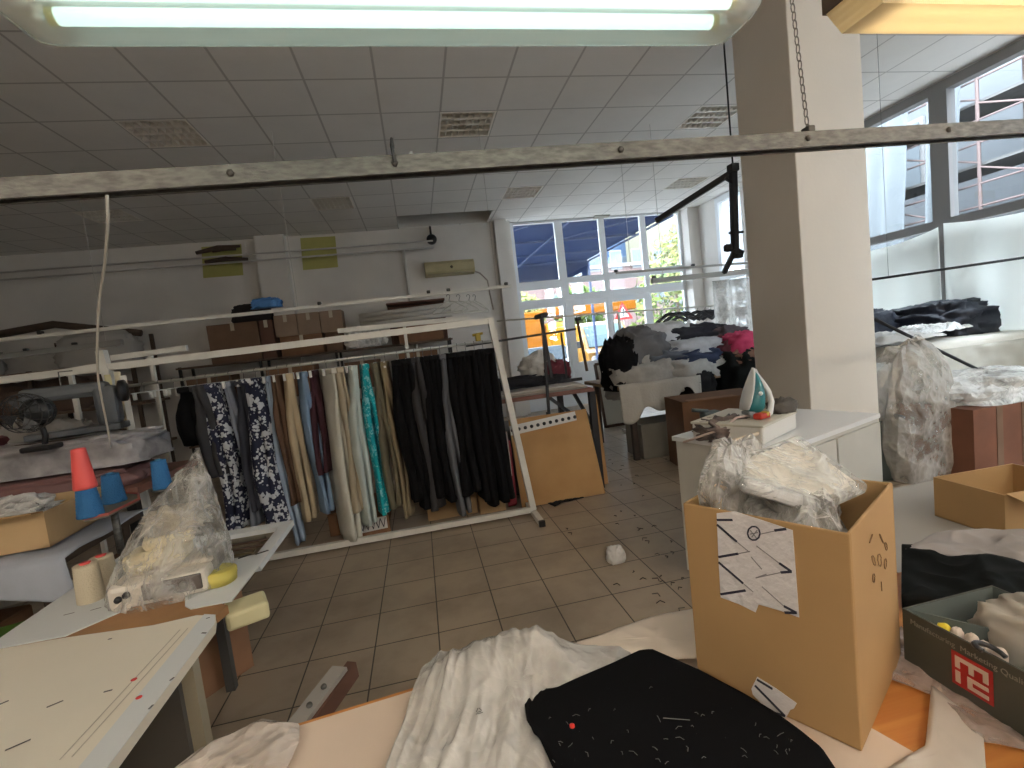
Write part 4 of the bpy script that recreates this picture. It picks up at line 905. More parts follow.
def pl(px, py, y): return at(px, py, y=y)
heap = [ # px0, px1, ybottom px, ytop px, depth y, thickness, material, label, name, cat
 (612, 640, 388, 345, 5.25, .45, 'cloth_black', (.012, .012, .014), 'black cloth hanging off the left corner of the clothes heap'),
 (622, 668, 366, 333, 5.35, .6, 'cloth_grey1', (.17, .17, .18), 'mid-grey patterned clothes at the left of the heap'),
 (618, 680, 392, 362, 5.2, .5, 'cloth_greige', (.46, .44, .41), 'greige folded cloth under the grey clothes'),
 (640, 690, 345, 326, 5.8, .6, 'cloth_white1', (.66, .66, .68), 'white bag of clothes at the back left of the heap'),
 (650, 700, 365, 350, 5.25, .5, 'cloth_speckle', (.14, .16, .20), 'navy speckled cloth below the white layer'),
 (668, 730, 353, 341, 5.3, .6, 'cloth_white2', (.56, .57, .60), 'white plastic-wrapped layer in the middle of the heap'),
 (665, 726, 342, 327, 5.7, .5, 'cloth_dark2', (.04, .04, .05), 'black and charcoal clothes along the top of the heap'),
 (676, 724, 363, 350, 5.2, .5, 'cloth_navy', (.03, .045, .10), 'dark navy folded cloth in the middle of the heap'),
 (668, 727, 374, 358, 5.15, .5, 'cloth_white3', (.55, .54, .51), 'off-white rolled cloth at the front of the heap'),
 (716, 748, 345, 328, 5.6, .5, 'cloth_plum', (.11, .085, .10), 'plum grey cloth at the top right of the heap'),
 (718, 742, 362, 340, 5.2, .45, 'cloth_maroon', (.12, .02, .03), 'maroon cloth right of the navy one'),
 (733, 764, 350, 334, 5.1, .4, 'cloth_pink', (.60, .05, .14), 'bright pink cloth next to the column'),
 (733, 764, 362, 350, 5.05, .4, 'cloth_brown', (.28, .15, .10), 'brown cloth right under the pink one'),
 (728, 780, 395, 355, 5.0, .5, 'bag_black', (.010, .012, .012), 'big black bag hanging beside the column'),
 (690, 715, 393, 372, 5.1, .4, 'cloth_dark3', (.03, .03, .032), 'dark bundle between the off-white roll and the brown carton'),
]
for i, (x0, x1, yb, yt, Y_, th, mn, c, lb) in enumerate(heap):
    a, b2, tp = pl(x0, yb, Y_), pl(x1, yb, Y_), pl((x0+x1)/2, yt, Y_); m = mat(mn, c, .8, var=.2, vscale=9, bump=.3, bscale=20)
    zbm = max(min(a.z, b2.z), .0); o = lump(((a.x+b2.x)/2, Y_+th*.3, zbm), ((b2.x-a.x)*1.12, th, (tp.z-zbm)*1.12), 20+i, .20, f=1.9, nu=44, nv=22, mb=None)
    tag(o.build('clothes_bundle' if 'bag' not in mn else 'black_bag', m), lb, 'clothes' if 'bag' not in mn else 'bag')
tag(lump((2.85, 5.9, .865), (.9, .7, .38), 51, .2).build('clothes_bundle', mat('cloth_under', (.3, .29, .28), .9)), 'grey clothes filling the inside of the heap on the left', 'clothes')
tag(lump((3.85, 5.85, .865), (1.2, .8, .40), 52, .2).build('clothes_bundle', mat('cloth_under', (.3, .29, .28), .9)), 'grey clothes filling the inside of the heap on the right', 'clothes')
# wires hangers rod above heap
hr = thing('hanging_rail', (3.2, 6.5, 0), 'thin white rail with empty black hangers above the heap of clothes', 'rail')
A, B = at(497, 321, y=6.5), at(752, 303, y=6.5); MB().tube([A, B], .012, 8).build('bar', steel_w, hr); 
for p in (A+(B-A)*.45, B-(B-A)*.02): MB().bar((p.x, p.y, 0), p, .03).bar((p.x, p.y-.25, .02), (p.x, p.y+.25, .02), .03).build('post', steel_w, hr)
ORD2 = ORD[:10]+['eleventh', 'twelfth', 'last']; hb = mat('hanger_black', (.04, .04, .045), .4); first = None
for i, px in enumerate((664, 672, 679, 692, 700, 706, 712, 717, 722, 727, 732, 737, 742)):
    q = A.lerp(B, (px-497)/(752-497)); t = shirt_hanger(q.x, 6.5, q.z-.01, rb.uniform(-.35, .35), ORD2[i]+' from left of the empty dark hangers above the clothes heap', 'empty dark hangers above the clothes heap', hb)
    for c in t.children:
        if c.name.startswith('body'):
            if first is None: first = MB().tube([(0, 0, -.05), (.06, 0, -.062), (.2, 0, -.15), (.215, 0, -.17), (.2, 0, -.18), (.05, 0, -.085), (0, 0, -.07), (-.05, 0, -.085), (-.2, 0, -.18), (-.215, 0, -.17), (-.2, 0, -.15), (-.06, 0, -.062), (0, 0, -.05)], .013, 7); first_o = first.build('hanger_body', hb, world=(0, 0, 0)); first = first_o.data; bpy.data.objects.remove(first_o)
            c.data = first
tag(crumple((4.0, 6.15, .865), (1.5, .35, .52), 61).build('clear_bags', film('film_milky2', clear=.45)), 'milky plastic garment bags at the back of the heap under the dark hangers', 'bag')
# carton and whiteboard
bxc = thing('carton', (3.1, 4.6, 0), 'brown carton on the floor in front of the clothes heap, left of the iron', 'box')
MB().box((2.95, 4.55, .36), (.85, .5, .72), -.15).build('body', mat('carton_brown2', (.17, .085, .045), .85, var=.2), bxc); MB().box((2.8, 4.36, .72), (.5, .12, .008), -.15, ).build('flap', card_d, bxc)
wbd = thing('framed_board', (2.95, 7.3, 0), 'white board in a thin brown frame leaning near the entrance doors', 'board')
a0, a1, a2, a3 = [Vector(v) for v in ((2.74, 7.15, .0), (3.12, 7.15, .0), (3.12, 7.35, 1.0), (2.74, 7.35, 1.0))]
MB().slab([a0, a1, a2, a3], (0, 1, 0), .015).build('panel', mat('panel_cream', (.55, .52, .44), .7), wbd)
MB().bar(a0, a3, .04).bar(a1, a2, .04).bar(a0+Vector((0,0,.02)), a1+Vector((0,0,.02)), .04).bar(a3, a2, .04).build('frame', mat('brown_frame', (.10, .055, .03), .6), wbd)
gc = thing('crate', (2.6, 4.9, 0), 'grey-green crate on the floor under the draped cloth', 'crate')
open_box(MB(), (2.72, 5.3, 0), (.7, .45, .40), 0, .02, None).build('body', mat('crate_greige', (.28, .26, .22), .8, var=.1), gc)
carton(3.05, 3.6, 5.1, 5.6, 0, .38, card_g, 'dark carton under the middle of the clothes table', tape=False)

# ------------------------------------------------------------------ cabinet with the iron
CA = .349; CU = Vector((math.cos(CA), math.sin(CA), 0)); CV = Vector((-math.sin(CA), math.cos(CA), 0))
cb0 = Vector((1.385, 2.56, 0))-CV*.62; cx0, cy0 = cb0.x, cb0.y
cbn = thing('white_cabinet', cb0, 'pale cabinet with a white top beside the column, carrying the iron', 'cabinet')
cwm = mat('cabinet_white', (.55, .53, .48), .55, var=.06)
MB().mm((cx0, cy0, .05), (cx0+1.0, cy0+.6, .83)).build('body', cwm, cbn); MB().mm((cx0-.01, cy0-.01, .83), (cx0+1.01, cy0+.62, .855)).build('top', mat('top_white', (.74, .74, .74), .4), cbn)
for k, hx_ in ((0, .44), (1, .54)):
    dd = MB().mm((cx0+.02+.49*k, cy0-.02, .08), (cx0+.49+.49*k, cy0-.002, .81)).build('door', cwm, cbn); MB().mm((cx0+hx_, cy0-.04, .4), (cx0+hx_+.02, cy0-.02, .52)).build('handle', steel_g, dd)
cbn.rotation_euler = (0, 0, CA)
bq = Vector((1.70, 2.35, 0)); BT = .955
ib = thing('white_box', (bq.x, bq.y, .855), 'white box on the pale cabinet under the steam iron', 'box')
MB().rbox((bq.x, bq.y, .902), (.42, .38, .094), .012, .5).build('body', mat('box_white', (.70, .68, .64), .5, var=.05), ib); MB().rbox((bq.x, bq.y, .948), (.43, .39, .014), .005, .5).build('lid', mat('lid_cream', (.55, .52, .44), .6), ib)
# the steam iron standing on its heel, leaning
I0 = at(743, 419, z=BT)
ir = thing('steam_iron', I0, 'teal and white steam iron standing on its heel next to the column', 'iron')
_t = Vector((.36, .05, .93)).normalized(); _h = Vector((.93, -.12, -.36)); _h = (_h-_t*_h.dot(_t)).normalized(); _x = _t.cross(_h)
def ironpt(x, y, z): return I0+Vector((0, 0, .052)) + _x*x + _t*y + _h*z
def loop(y, w, z0, z1, n=16):
    return [ironpt(w*math.cos(2*PI*k/n), y, z0+(z1-z0)*(.5+.5*math.sin(2*PI*k/n))) for k in range(n)]
def loft(mb, loops, m=None):
    n = len(loops[0]); vs = [p for l in loops for p in l]
    return mb.add(vs, [(i*n+k, i*n+(k+1) % n, (i+1)*n+(k+1) % n, (i+1)*n+k) for i in range(len(loops)-1) for k in range(n)]+[tuple(range(n))[::-1], tuple((len(loops)-1)*n+k for k in range(n))], m, True)
loft(MB(), [loop(y, w, 0, .02) for y, w in ((0, .045), (.04, .056), (.1, .054), (.15, .042), (.20, .026), (.23, .006))]).build('soleplate', mat('sole_white', (.74, .75, .75), .35), ir)
loft(MB(), [loop(y, w, .016, h) for y, w, h in ((.0, .040, .10), (.04, .050, .115), (.1, .048, .10), (.15, .037, .08), (.19, .022, .05), (.215, .006, .03))]).build('body', mat('iron_teal', (.015, .15, .17), .3), ir)
MB().tube([ironpt(0, y, z) for y, z in ((.0, .09), (-.01, .13), (.02, .155), (.08, .15), (.13, .12), (.17, .075), (.20, .035), (.225, .02))], [.014, .016, .016, .015, .014, .013, .012, .009], 10).build('handle', mat('iron_white', (.72, .73, .72), .35), ir)
MB().rbox(ironpt(0, .0, .06), (.09, .07, .02), .006).build('heel', mat('iron_grey', (.25, .27, .28), .5), ir)
MB().lathe(ironpt(-.05, .10, .05), [(.012, 0), (.010, .006)], 14, axis=-_x).build('dial', mat('iron_white', (.72, .73, .72), .35), ir)
cpts = [ironpt(0, -.02, .05), I0+Vector((-.06, -.03, .02)), I0+Vector((-.14, -.02, -.03)), I0+Vector((-.24, .02, -.06)), I0+Vector((-.30, .1, -.10))]
MB().tube(cpts, .006, 8).build('power_cord', mat('cord_pink', (.55, .42, .38), .7), ir)['label'] = 'pale pink power cord'
p = [at(779, 415, y=2.30), at(772, 424, y=2.20), at(757, 434, y=2.10), at(732, 441, y=2.05)]
MB().tube(p, .009, 8).build('steam_hose', mat('hose_cream', (.60, .52, .40), .6), ir)['label'] = 'cream steam hose curving over the box front'
q = at(762, 419, z=BT); tag(MB().rbox(q+Vector((0, 0, .018)), (.08, .05, .03), .008, .3).rbox(q+Vector((.02, 0, .025)), (.03, .04, .025), .006, .5, m=mat('yellow_plastic', (.5, .36, .05), .5)).build('red_case', mat('red_plastic', (.5, .04, .02), .4)), 'small red and yellow plastic case lying by the steam iron', 'case')
q = at(782, 412, z=BT); tag(lump(q, (.13, .11, .07), 14, .3, nu=30, nv=16).build('grey_rag', mat('rag_grey', (.11, .10, .09), .9)), 'dark grey rag right of the steam iron against the column', 'rag')
q = at(725, 437, z=.857); tag(lump(q, (.26, .2, .10), 15, .35, nu=40, nv=20).build('tangled_scraps', mat('scrap_mix', (.22, .16, .14), .7, col2=(.07, .06, .06), vscale=22)), 'tangle of dark scraps and cords left of the white box', 'scraps')
q = at(712, 427, z=.857); tag(MB().rbox(q+Vector((0, 0, .05)), (.12, .08, .10), .02).tube([q+Vector((-.02, 0, .10)), q+Vector((-.12, 0, .12))], .012).build('iron_rest', mat('grey_green', (.06, .08, .08), .5)), 'dark green-grey holder at the left end of the iron cord', 'holder')

# ------------------------------------------------------------------ right side: padded table, bag, boxes
pt = thing('padded_table', (5.2, 4.2, 0), 'wide table with rounded padded white edge in front of the curtained windows', 'table')
pm_ = mat('padded_vinyl', (.72, .69, .62), .5, var=.06)
MB().rbox((5.35, 4.45, .95), (1.75, 1.3, .16), .07, seg=5).build('padded_top', pm_, pt)
for x, y in ((4.6, 3.95), (6.1, 3.95), (4.6, 4.95), (6.1, 4.95)): MB().bar((x, y, 0), (x, y, .88), .05).build('leg', blackm, pt)
MB().bar((4.6, 3.95, .2), (4.75, 3.95, .85), .06).build('brace', blackm, pt)
dm = MB()
def skirt(u, v):
    x = 4.5+1.6*u; w = v; return (x+.05*w*math.sin(u*9), 3.79-.10*w-.05*math.sin(u*8)*w+.02*nz((u*6, v*4, 1), 2), .96-.62*w*(1-.12*math.sin(u*5)))
dm.grid(skirt, 50, 16, th=.005); tag(dm.build('draped_sheet', mat('sheet_greige', (.50, .48, .42), .8, var=.08)), 'greige sheet hanging down the front of the padded table', 'sheet')
tag(lump((4.75, 4.5, 1.03), (.9, .8, .10), 71, .2).build('paper_layers', mat('paper_layers', (.62, .61, .60), .8, var=.2, vscale=12)), 'loose white papers and patterns on the padded table next to the column', 'paper')
tag(sheet([(4.35, 3.9, 1.05), (5.2, 3.95, 1.05), (5.6, 4.4, 1.06), (5.1, 4.8, 1.06), (4.4, 4.6, 1.06)], amp=.08, f=5, th=.006, seed=2, lift=.02).build('white_fabric', mat('white_cloth', (.62, .60, .57), .8)), 'crumpled white fabric spread over the padded table', 'fabric')
tag(sheet([(5.0, 4.0, 1.05), (5.75, 4.1, 1.05), (5.5, 4.55, 1.05), (5.0, 4.5, 1.05)], amp=.10, f=6, th=.006, seed=9, lift=.05).build('clear_film', film('film_milky', clear=.3)), 'piece of clear film on the white fabric of the padded table', 'plastic')
dk = mat('navy_black', (.012, .016, .03), .55, bump=.3, bscale=18)
for i, (c, d_, s, lb, m) in enumerate([((5.95, 4.55, 1.02), (.85, .9, .36), 72, 'glossy navy-black padded clothes heaped at the right end of the padded table', dk), ((5.35, 4.95, 1.03), (.7, .45, .34), 73, 'black folded clothes in the middle of the padded table', dk), ((4.65, 4.9, 1.03), (.75, .4, .30), 74, 'slate grey clothes on the padded table next to the column', mat('slate_cloth2', (.07, .08, .10), .8)), ((5.35, 5.05, 1.28), (.55, .25, .12), 75, 'pale grey cloth topping the black folded clothes', mat('palegrey_cloth', (.35, .34, .31), .8))]):
    tag(lump(c, d_, s, .22, f=1.8).build('clothes_bundle', m), lb, 'clothes')
A, B = at(872, 318, y=3.55), at(1012, 386, y=3.3); tag(MB().tube([A, B], .014, 10).build('black_rod', blackm), 'thin black rod leaning diagonally across the padded table', 'rod')
A = at(862, 281, y=4.0); B = at(1060, 252.5, y=3.2); tg = thing('black_rail', (A+B)/2, 'thin black rail hung in front of the white curtains right of the column', 'rail')
MB().tube([A+(A-B)*.4, B+(B-A)*.3], .012, 8).build('bar', blackm, tg)
for k in (.15, 1.2): p = A.lerp(B, k); MB().tube([p, (p.x, p.y, CZ)], .002, 5).build('wire', steel_g, tg)
brc = thing('brown_carton', (4.6, 3.2, 0), 'large reddish-brown carton wrapped in plastic at the right behind the workbench', 'box')
MB().mm((4.1, 2.95, 0), (5.1, 3.55, .58)).build('body', mat('carton_red', (.22, .085, .045), .8, var=.3, vscale=3), brc)
for x in (4.35, 4.6, 4.85): MB().mm((x-.03, 2.945, .1), (x+.03, 2.949, .58)).build('tape', card_g, brc)
tag(crumple((4.65, 3.25, .585), (1.1, .66, .24), 76, n=34).build('plastic_wrap', film('film_glossy', clear=.6, rough=.08, bscale=9)), 'shiny clear plastic piled on top of the reddish-brown carton', 'plastic')
bag = crumple((3.98, 3.32, .0), (.70, .45, 1.10), 77, amp=.09, n=30, peak=.1)
tag(bag.build('plastic_bag', film('film_brownish', (.66, .61, .55), clear=.72, rough=.18, bscale=5)), 'tall limp translucent plastic bag standing on the floor before the brown carton', 'bag')
gb = thing('waste_bin', (3.75, 3.75, 0), 'dark grey-green bin on the floor right behind the column', 'bin')
gb_ = MB().lathe((3.74, 3.42, 0), [(.13, 0), (.16, .02), (.18, .5), (.19, .52), (.175, .52), (.16, .1)], 24).build('body', mat('bin_green', (.055, .07, .065), .6), gb)
# white curtains
crt_m = mat('curtain_white', (.90, .91, .88), .85, trans=.65, var=.05, vscale=1.5)
def curtain(y0, y1, zt, zb, sag, label, seed):
    o = MB().grid(lambda u, v: (6.13+.03*math.sin(u*23+seed)*(.3+v)+.02*math.sin(u*9), y0+(y1-y0)*u, zt-sag*4*u*(1-u)*(1-v)-(zt-zb)*v), 70, 10, th=.004)
    return tag(o.build('curtain', crt_m), label, 'curtain', 'white sheets hung over the lower windows')
curtain(4.72, 6.42, 2.27, .45, .10, 'white sheet hung over the lower window between the column and the thick mullion', 1)
curtain(2.88, 4.66, 2.30, .45, .09, 'white sheet hung over the lower window right of the thick mullion', 2)
curtain(.95, 2.80, 2.30, .45, .09, 'white sheet hung over the lower window nearest the camera', 3)
# black track and hanging device between heap and column
ba = thing('lamp_arm', (2.6, 4.0, 2.4), 'black steel arm with a hanging jointed device left of the column', 'arm')
A, B = at(656, 221, y=4.6), at(734, 171, y=4.0); MB().bar(A, B, .035, .05).build('arm', blackm, ba)
p = [at(733, 168, y=4.0), at(737, 200, y=4.0), at(735, 250, y=4.0), at(724, 273, y=4.0)]
MB().bar(p[0], p[2], .055, .05).build('upright', blackm, ba); MB().bar(p[2], p[3], .035).build('lower_link', blackm, ba); MB().rbox(p[0], (.08, .08, .07), .01).build('joint', blackm, ba)
MB().bar(at(725, 178, y=4.0), at(737, 186, y=4.0), .02).bar(at(729, 233, y=4.0), at(743, 232, y=4.0), .02).bar(at(733, 250, y=4.0), at(742, 254, y=4.0), .05).build('stub', blackm, ba)
MB().rbox(at(728, 248, y=3.98), (.07, .06, .07), .02).rbox(at(738, 256, y=3.98), (.07, .06, .04), .01).build('clamp', blackm, ba)
MB().tube([p[0], (p[0].x, 4.0, CZ)], .008, 8).build('hanger_rod', blackm, ba)
A, B = at(616, 273, y=6.0), at(760, 262, y=6.0); rail(A, B, .014, mat('grey_rail', (.33, .32, .29), .5), 'upper of two thin pale rails before the back right windows', clips=(.0, .52), wires=(.1, .95), group='thin rails before the back right windows')
A, B = at(652, 281, y=5.6), at(760, 270, y=5.6); rail(A, B, .03, mat('grey_rail', (.33, .32, .29), .5), 'lower, thicker rail with a dark end cap before the back right windows', clips=(.02,), wires=(.1, .95), group='thin rails before the back right windows')
q = at(755, 300, y=6.0)
tag(MB().grid(lambda u, v: (4.05+.6*u, 6.05+.04*math.sin(u*14), 2.02-.9*v), 30, 10, th=.004).build('garment_bag', film('film_milky2', clear=.45)), 'clear garment bag hanging beside the left edge of the column', 'bag')
q = at(597, 208, y=9.7); tag(MB().rbox((4.12, 9.80, 3.94), (.34, .16, .10), .02).build('door_sensor', mat('sensor_greige', (.35, .35, .30), .5)), 'small grey-green sensor box on the window head above the entrance doors', 'sensor')

# ------------------------------------------------------------------ left side: back tables with cloth
bt = thing('fabric_table', (-2.9, 3.1, 0), 'long dark table at the left loaded with plastic-wrapped fabric', 'table')
MB().mm((-5.2, 3.0, .90), (-1.62, 3.75, .94)).build('table_top', mat('table_red_edge', (.22, .10, .075), .6, var=.2), bt)
for x in (-5.1, -3.3, -1.68):
    for y in (3.05, 3.7): MB().bar((x, y, 0), (x, y, .9), .05).build('leg', blackm, bt)
wrap = mat('wrapped_fabric', (.46, .44, .45), .3, var=.45, vscale=9, bump=.5, bscale=12)
pinkf = mat('pink_fabric', (.20, .10, .095), .6, var=.2)
for i, (x0, x1, y, z, w, h, m, lb) in enumerate([(-2.7, -1.66, 3.32, 1.06, .42, .17, wrap, 'pale plastic-wrapped fabric bolt just left of the dark clothes'), (-4.2, -2.5, 3.28, 1.05, .40, .15, wrap, 'greyish plastic-wrapped bolt at the left edge of the photo'), (-3.3, -1.7, 3.2, .945, .38, .10, pinkf, 'dusky pink fabric bolt lying under the wrapped ones'), (-5.0, -3.35, 3.2, .945, .38, .10, pinkf, 'dusky pink fabric bolt at the far left end of the long table')]):
    o = lump(((x0+x1)/2, y, z), (x1-x0, w, h), 80+i, .12, f=2.5, sq=.35); tag(o.build('fabric_bolt', m), lb, 'fabric')
tag(MB().rbox((-3.3, 3.55, 1.24), (1.5, .3, .10), .04, .02).build('maroon_bolt', mat('maroon_dark', (.10, .015, .02), .7, var=.3)), 'dark maroon bolt behind the black fan', 'fabric')
for i, (x, s_) in enumerate(((-2.45, .9), (-3.2, .8))): tag(lump((x, 3.62, .945), (.7, .3, .38), 90+i, .2).build('grey_bundle', mat('greige_bundle', (.25, .235, .22), .8, var=.2)), ['greige bundle behind the slats', 'greige bundle behind the black fan'][i], 'fabric')
# sewing machine behind the left of the rack
def sewing_machine(x, y, z, rz, col, label):
    t = thing('sewing_machine', (x, y, z), label, 'sewing machine'); M = Matrix.Rotation(rz, 3, 'Z'); O = Vector((x, y, z))
    def W(a, b, c): return O+M @ Vector((a, b, c))
    MB().rbox(W(0, 0, .02), (.48, .18, .04), .008, rz).build('bed', col, t); MB().rbox(W(.17, 0, .16), (.12, .13, .25), .03, rz).build('pillar', col, t)
    MB().rbox(W(-.03, 0, .27), (.44, .11, .09), .03, rz).build('arm', col, t); MB().rbox(W(-.21, 0, .22), (.08, .10, .13), .02, rz).build('head', col, t)
    MB().tube([W(-.22, 0, .16), W(-.22, 0, .05)], .006, 6).build('needle_bar', steel_g, t); MB().lathe(W(.24, 0, .24), [(.03, 0), (.07, .005), (.07, .03), (.02, .04)], 20, axis=M @ Vector((1, 0, 0))).build('hand_wheel', blackp, t)
    MB().tube([W(-.05, 0, .31), W(-.05, 0, .40), W(.02, 0, .40)], .004, 6).build('thread_guide', steel_g, t); return t
sewing_machine(-2.15, 3.5, 1.24, .2, mat('machine_grey', (.10, .11, .12), .4), 'grey sewing machine head behind the left end of the clothes rack')
bx = MB().rbox((-2.35, 3.5, 1.20), (.75, .36, .06), .02); tag(bx.build('machine_board', dw), 'dark board carrying the grey sewing machine head on the fabric table', 'board')
tag(MB().box((-1.9, 4.35, 1.28), (.34, .02, .26), .0).build('blue_panel', mat('pale_blue', (.36, .42, .50), .7)), 'pale blue panel behind the grey sewing machine head', 'panel') if False else None
# black fan
F0 = at(26, 413, y=3.0)
fan = thing('clip_fan', (F0.x, 3.0, 1.24), 'round black fan with a wire guard standing at the left edge', 'fan')
MB().lathe((F0.x, 3.04, F0.z), [(.03, 0), (.07, .01), (.08, .06), (.05, .1)], 18, axis=(0, 1, -.1)).build('motor', mat('fan_black', (.02, .022, .025), .25), fan)
g = MB()
for yy, r in ((2.92, .075), (2.96, .10), (3.0, .105), (3.04, .095)): g.tube([(F0.x+r*math.cos(2*PI*k/28), yy, F0.z+r*math.sin(2*PI*k/28)) for k in range(28)], .003, 5, closed=True)
for k in range(14): a = 2*PI*k/14; g.tube([(F0.x+.02*math.cos(a), 2.905, F0.z+.02*math.sin(a)), (F0.x+.075*math.cos(a), 2.92, F0.z+.075*math.sin(a)), (F0.x+.105*math.cos(a), 3.0, F0.z+.105*math.sin(a)), (F0.x+.08*math.cos(a), 3.06, F0.z+.08*math.sin(a))], .002, 4)
g.build('guard', blackp, fan)
for k in range(4):
    a = PI/2*k+.4; MB().slab([(F0.x+.02*math.cos(a), 2.97, F0.z+.02*math.sin(a)), (F0.x+.09*math.cos(a-.4), 2.955, F0.z+.09*math.sin(a-.4)), (F0.x+.09*math.cos(a+.35), 2.985, F0.z+.09*math.sin(a+.35))], (0, 1, 0), .003).build('blade', mat('blade_grey', (.05, .055, .06), .3), fan)
MB().tube([(F0.x, 3.08, F0.z-.05), (F0.x, 3.1, F0.z-.14), (F0.x, 3.08, 1.22)], .014, 8).rbox((F0.x, 3.06, 1.225), (.14, .12, .03), .01).build('foot', blackp, fan)
# light blue cloth, carton and tray on the second table
t2 = thing('side_table', (-2.2, 2.6, 0), 'dark side table at the left edge under the pale blue cloth', 'table')
MB().mm((-3.0, 2.25, .80), (-1.55, 2.85, .83)).build('table_top', dw, t2)
for x, y in ((-2.9, 2.3), (-1.62, 2.3), (-2.9, 2.8), (-1.62, 2.8)): MB().bar((x, y, 0), (x, y, .8), .05).build('leg', dw, t2)
bc = mat('paleblue_cloth', (.40, .43, .50), .8, var=.12, vscale=6, bump=.4, bscale=12)
def bcl(u, v):
    x = -2.6+1.12*u
    if v < .35: return (x, 2.8-.58*v/.35, .845+.012*nz((x*5, v*4, 3), 2)+.01)
    w = (v-.35)/.65; return (x+.03*w, 2.2-.02*w-.03*abs(math.sin(u*9)), .855-.17*w*(1+.35*math.sin(u*6+.5)))
tag(MB().grid(bcl, 50, 22, th=.005).build('blue_cloth', bc), 'pale blue cloth spread over the side table at the left edge', 'cloth')
cx = thing('open_carton', (-2.02, 2.45, .86), 'light brown open carton on the pale blue cloth at the left edge', 'box')
open_box(MB(), (-1.98, 2.5, .872), (.72, .42, .15), .06, .008, None).build('body', card_l, cx); MB().slab([(-2.34, 2.28, 1.02), (-1.62, 2.33, 1.02), (-1.60, 2.24, 1.035), (-2.32, 2.19, 1.03)], (0, 0, 1), .005).build('flap', card, cx)
tag(lump((-2.0, 2.5, .885), (.62, .34, .17), 95, .25).build('clear_film', film('film_glossy', clear=.5, rough=.1, bscale=9)), 'clear film stuffed in the light brown open carton', 'plastic')
# thread stand with cones
ts = thing('thread_stand', (-1.45, 2.35, .83), 'red-edged thread board standing behind the bagged machine, carrying cones', 'stand')
TZ = .985; pts = [at(*k, z=TZ) for k in ((84, 519), (108, 514), (139, 499), (138, 494), (112, 492), (88, 504))]
MB().prism([(p.x, p.y) for p in pts], TZ-.012, TZ).build('board', mat('board_grey', (.16, .15, .12), .6), ts)
MB().tube(pts+[pts[0]], .006, 6).build('edge', mat('edge_red', (.36, .08, .06), .5), ts)
mid = sum(pts, Vector())/6; MB().tube([(mid.x, mid.y, .75), (mid.x, mid.y, TZ-.01)], .015, 8).build('post', steel_g, ts)
def cone(name, x, y, z, rb_, rt_, h, m, label, inner, tip=None, group='thread cones', rib=True):
    t = thing(name, (x, y, z), label, 'thread cone', group); pr = []
    n = 18
    for k in range(n+1): v = k/n; pr.append((rb_+(rt_-rb_)*v+(.0015 if rib and k % 2 else 0), h*v))
    MB().lathe((x, y, z), [(rb_*.6, 0)]+pr+[(rt_*.5, h)], 22).build('thread', m, t)
    MB().lathe((x, y, z-.0), [(rt_*.35, h*.98), (rt_*.5, h*1.04), (rt_*.3, h*1.05)], 14).build('tube', inner, t)
    if tip: MB().lathe((x, y, z), [(rb_*1.02, h*.0), (rb_*1.02, h*.01), (rt_, h*.99), (rt_*.8, h)], 22).build('sleeve', tip, t)
    return t
bl = mat('blue_thread', (.02, .14, .34), .6, bump=.4, bscale=200); inn = mat('inner_blue', (.05, .22, .42), .5); red = mat('coral_plastic', (.78, .10, .09), .45)
for i, (px, py, y_, lb) in enumerate([(91, 516, None, 'blue thread cone with a tall coral cone stuck on top'), (115, 502, None, 'blue thread cone in the middle of the thread board')]):
    q = at(px, py, z=TZ); cone('thread_cone', q.x, q.y, TZ+.001, .046, .032, .13, bl, lb, inn)
q = at(91, 516, z=TZ); o = MB().lathe((q.x, q.y, TZ+.118), [(.038, 0), (.041, .005), (.039, .02), (.025, .16), (.024, .168), (.014, .17)], 24)
tag(o.build('coral_cone', red), 'tall coral plastic cone stuck on the leftmost blue thread cone', 'cone')
q = at(163, 488, y=2.35); cone('thread_cone', q.x, 2.35, q.z, .036, .028, .125, bl, 'blue thread cone standing alone behind the plastic bag', inn)
tag(MB().tube([(q.x, 2.35, .76), (q.x, 2.35, q.z-.006)], .012, 8).lathe((q.x, 2.35, q.z-.006), [(.045, 0), (.045, .005)], 18).build('spool_pin', steel_g), 'steel spool pin carrying the lone blue cone', 'pin')

# ------------------------------------------------------------------ white sewing table
tw = mat('white_laminate', (.80, .74, .62), .45, var=.05, vscale=3)
edge_w = mat('edge_tape', (.66, .68, .68), .5)
TT = .75
s1 = thing('sewing_table', (-1.07, 1.0, 0), 'long cream-white sewing table running from the lower left corner', 'table')
def rounded(x0, x1, y0, y1, r):
    P = []
    for cx_, cy_, a0_ in ((x1-r, y0+r, -90), (x1-r, y1-r, 0), (x0+r, y1-r, 90), (x0+r, y0+r, 180)):
        for k in range(6): a = math.radians(a0_+90*k/5); P.append((cx_+r*math.cos(a), cy_+r*math.sin(a)))
    return P
MB().prism([(-1.42, .15), (-.71, .15), (-.715, 1.58), (-.735, 1.64), (-.80, 1.665), (-.92, 1.655), (-1.19, 1.69), (-1.42, 1.70)], TT-.028, TT).build('table_top', tw, s1)
MB().prism([(-.775, .15), (-.7095, .15), (-.7145, 1.58), (-.734, 1.64), (-.775, 1.66)], TT, TT+.0012).build('edge_tape', edge_w, s1)
MB().mm((-.79, 1.50, 0), (-.755, 1.54, TT-.028)).build('leg', mat('beige_leg', (.34, .30, .22), .6), s1)
MB().mm((-1.38, 1.50, 0), (-1.34, 1.54, TT-.028)).build('leg', mat('beige_leg', (.34, .30, .22), .6), s1)
MB().mm((-.80, .35, 0), (-.76, .39, TT-.028)).build('leg', mat('beige_leg', (.34, .30, .22), .6), s1)
MB().mm((-1.38, .35, 0), (-1.34, .39, TT-.028)).build('leg', mat('beige_leg', (.34, .30, .22), .6), s1)
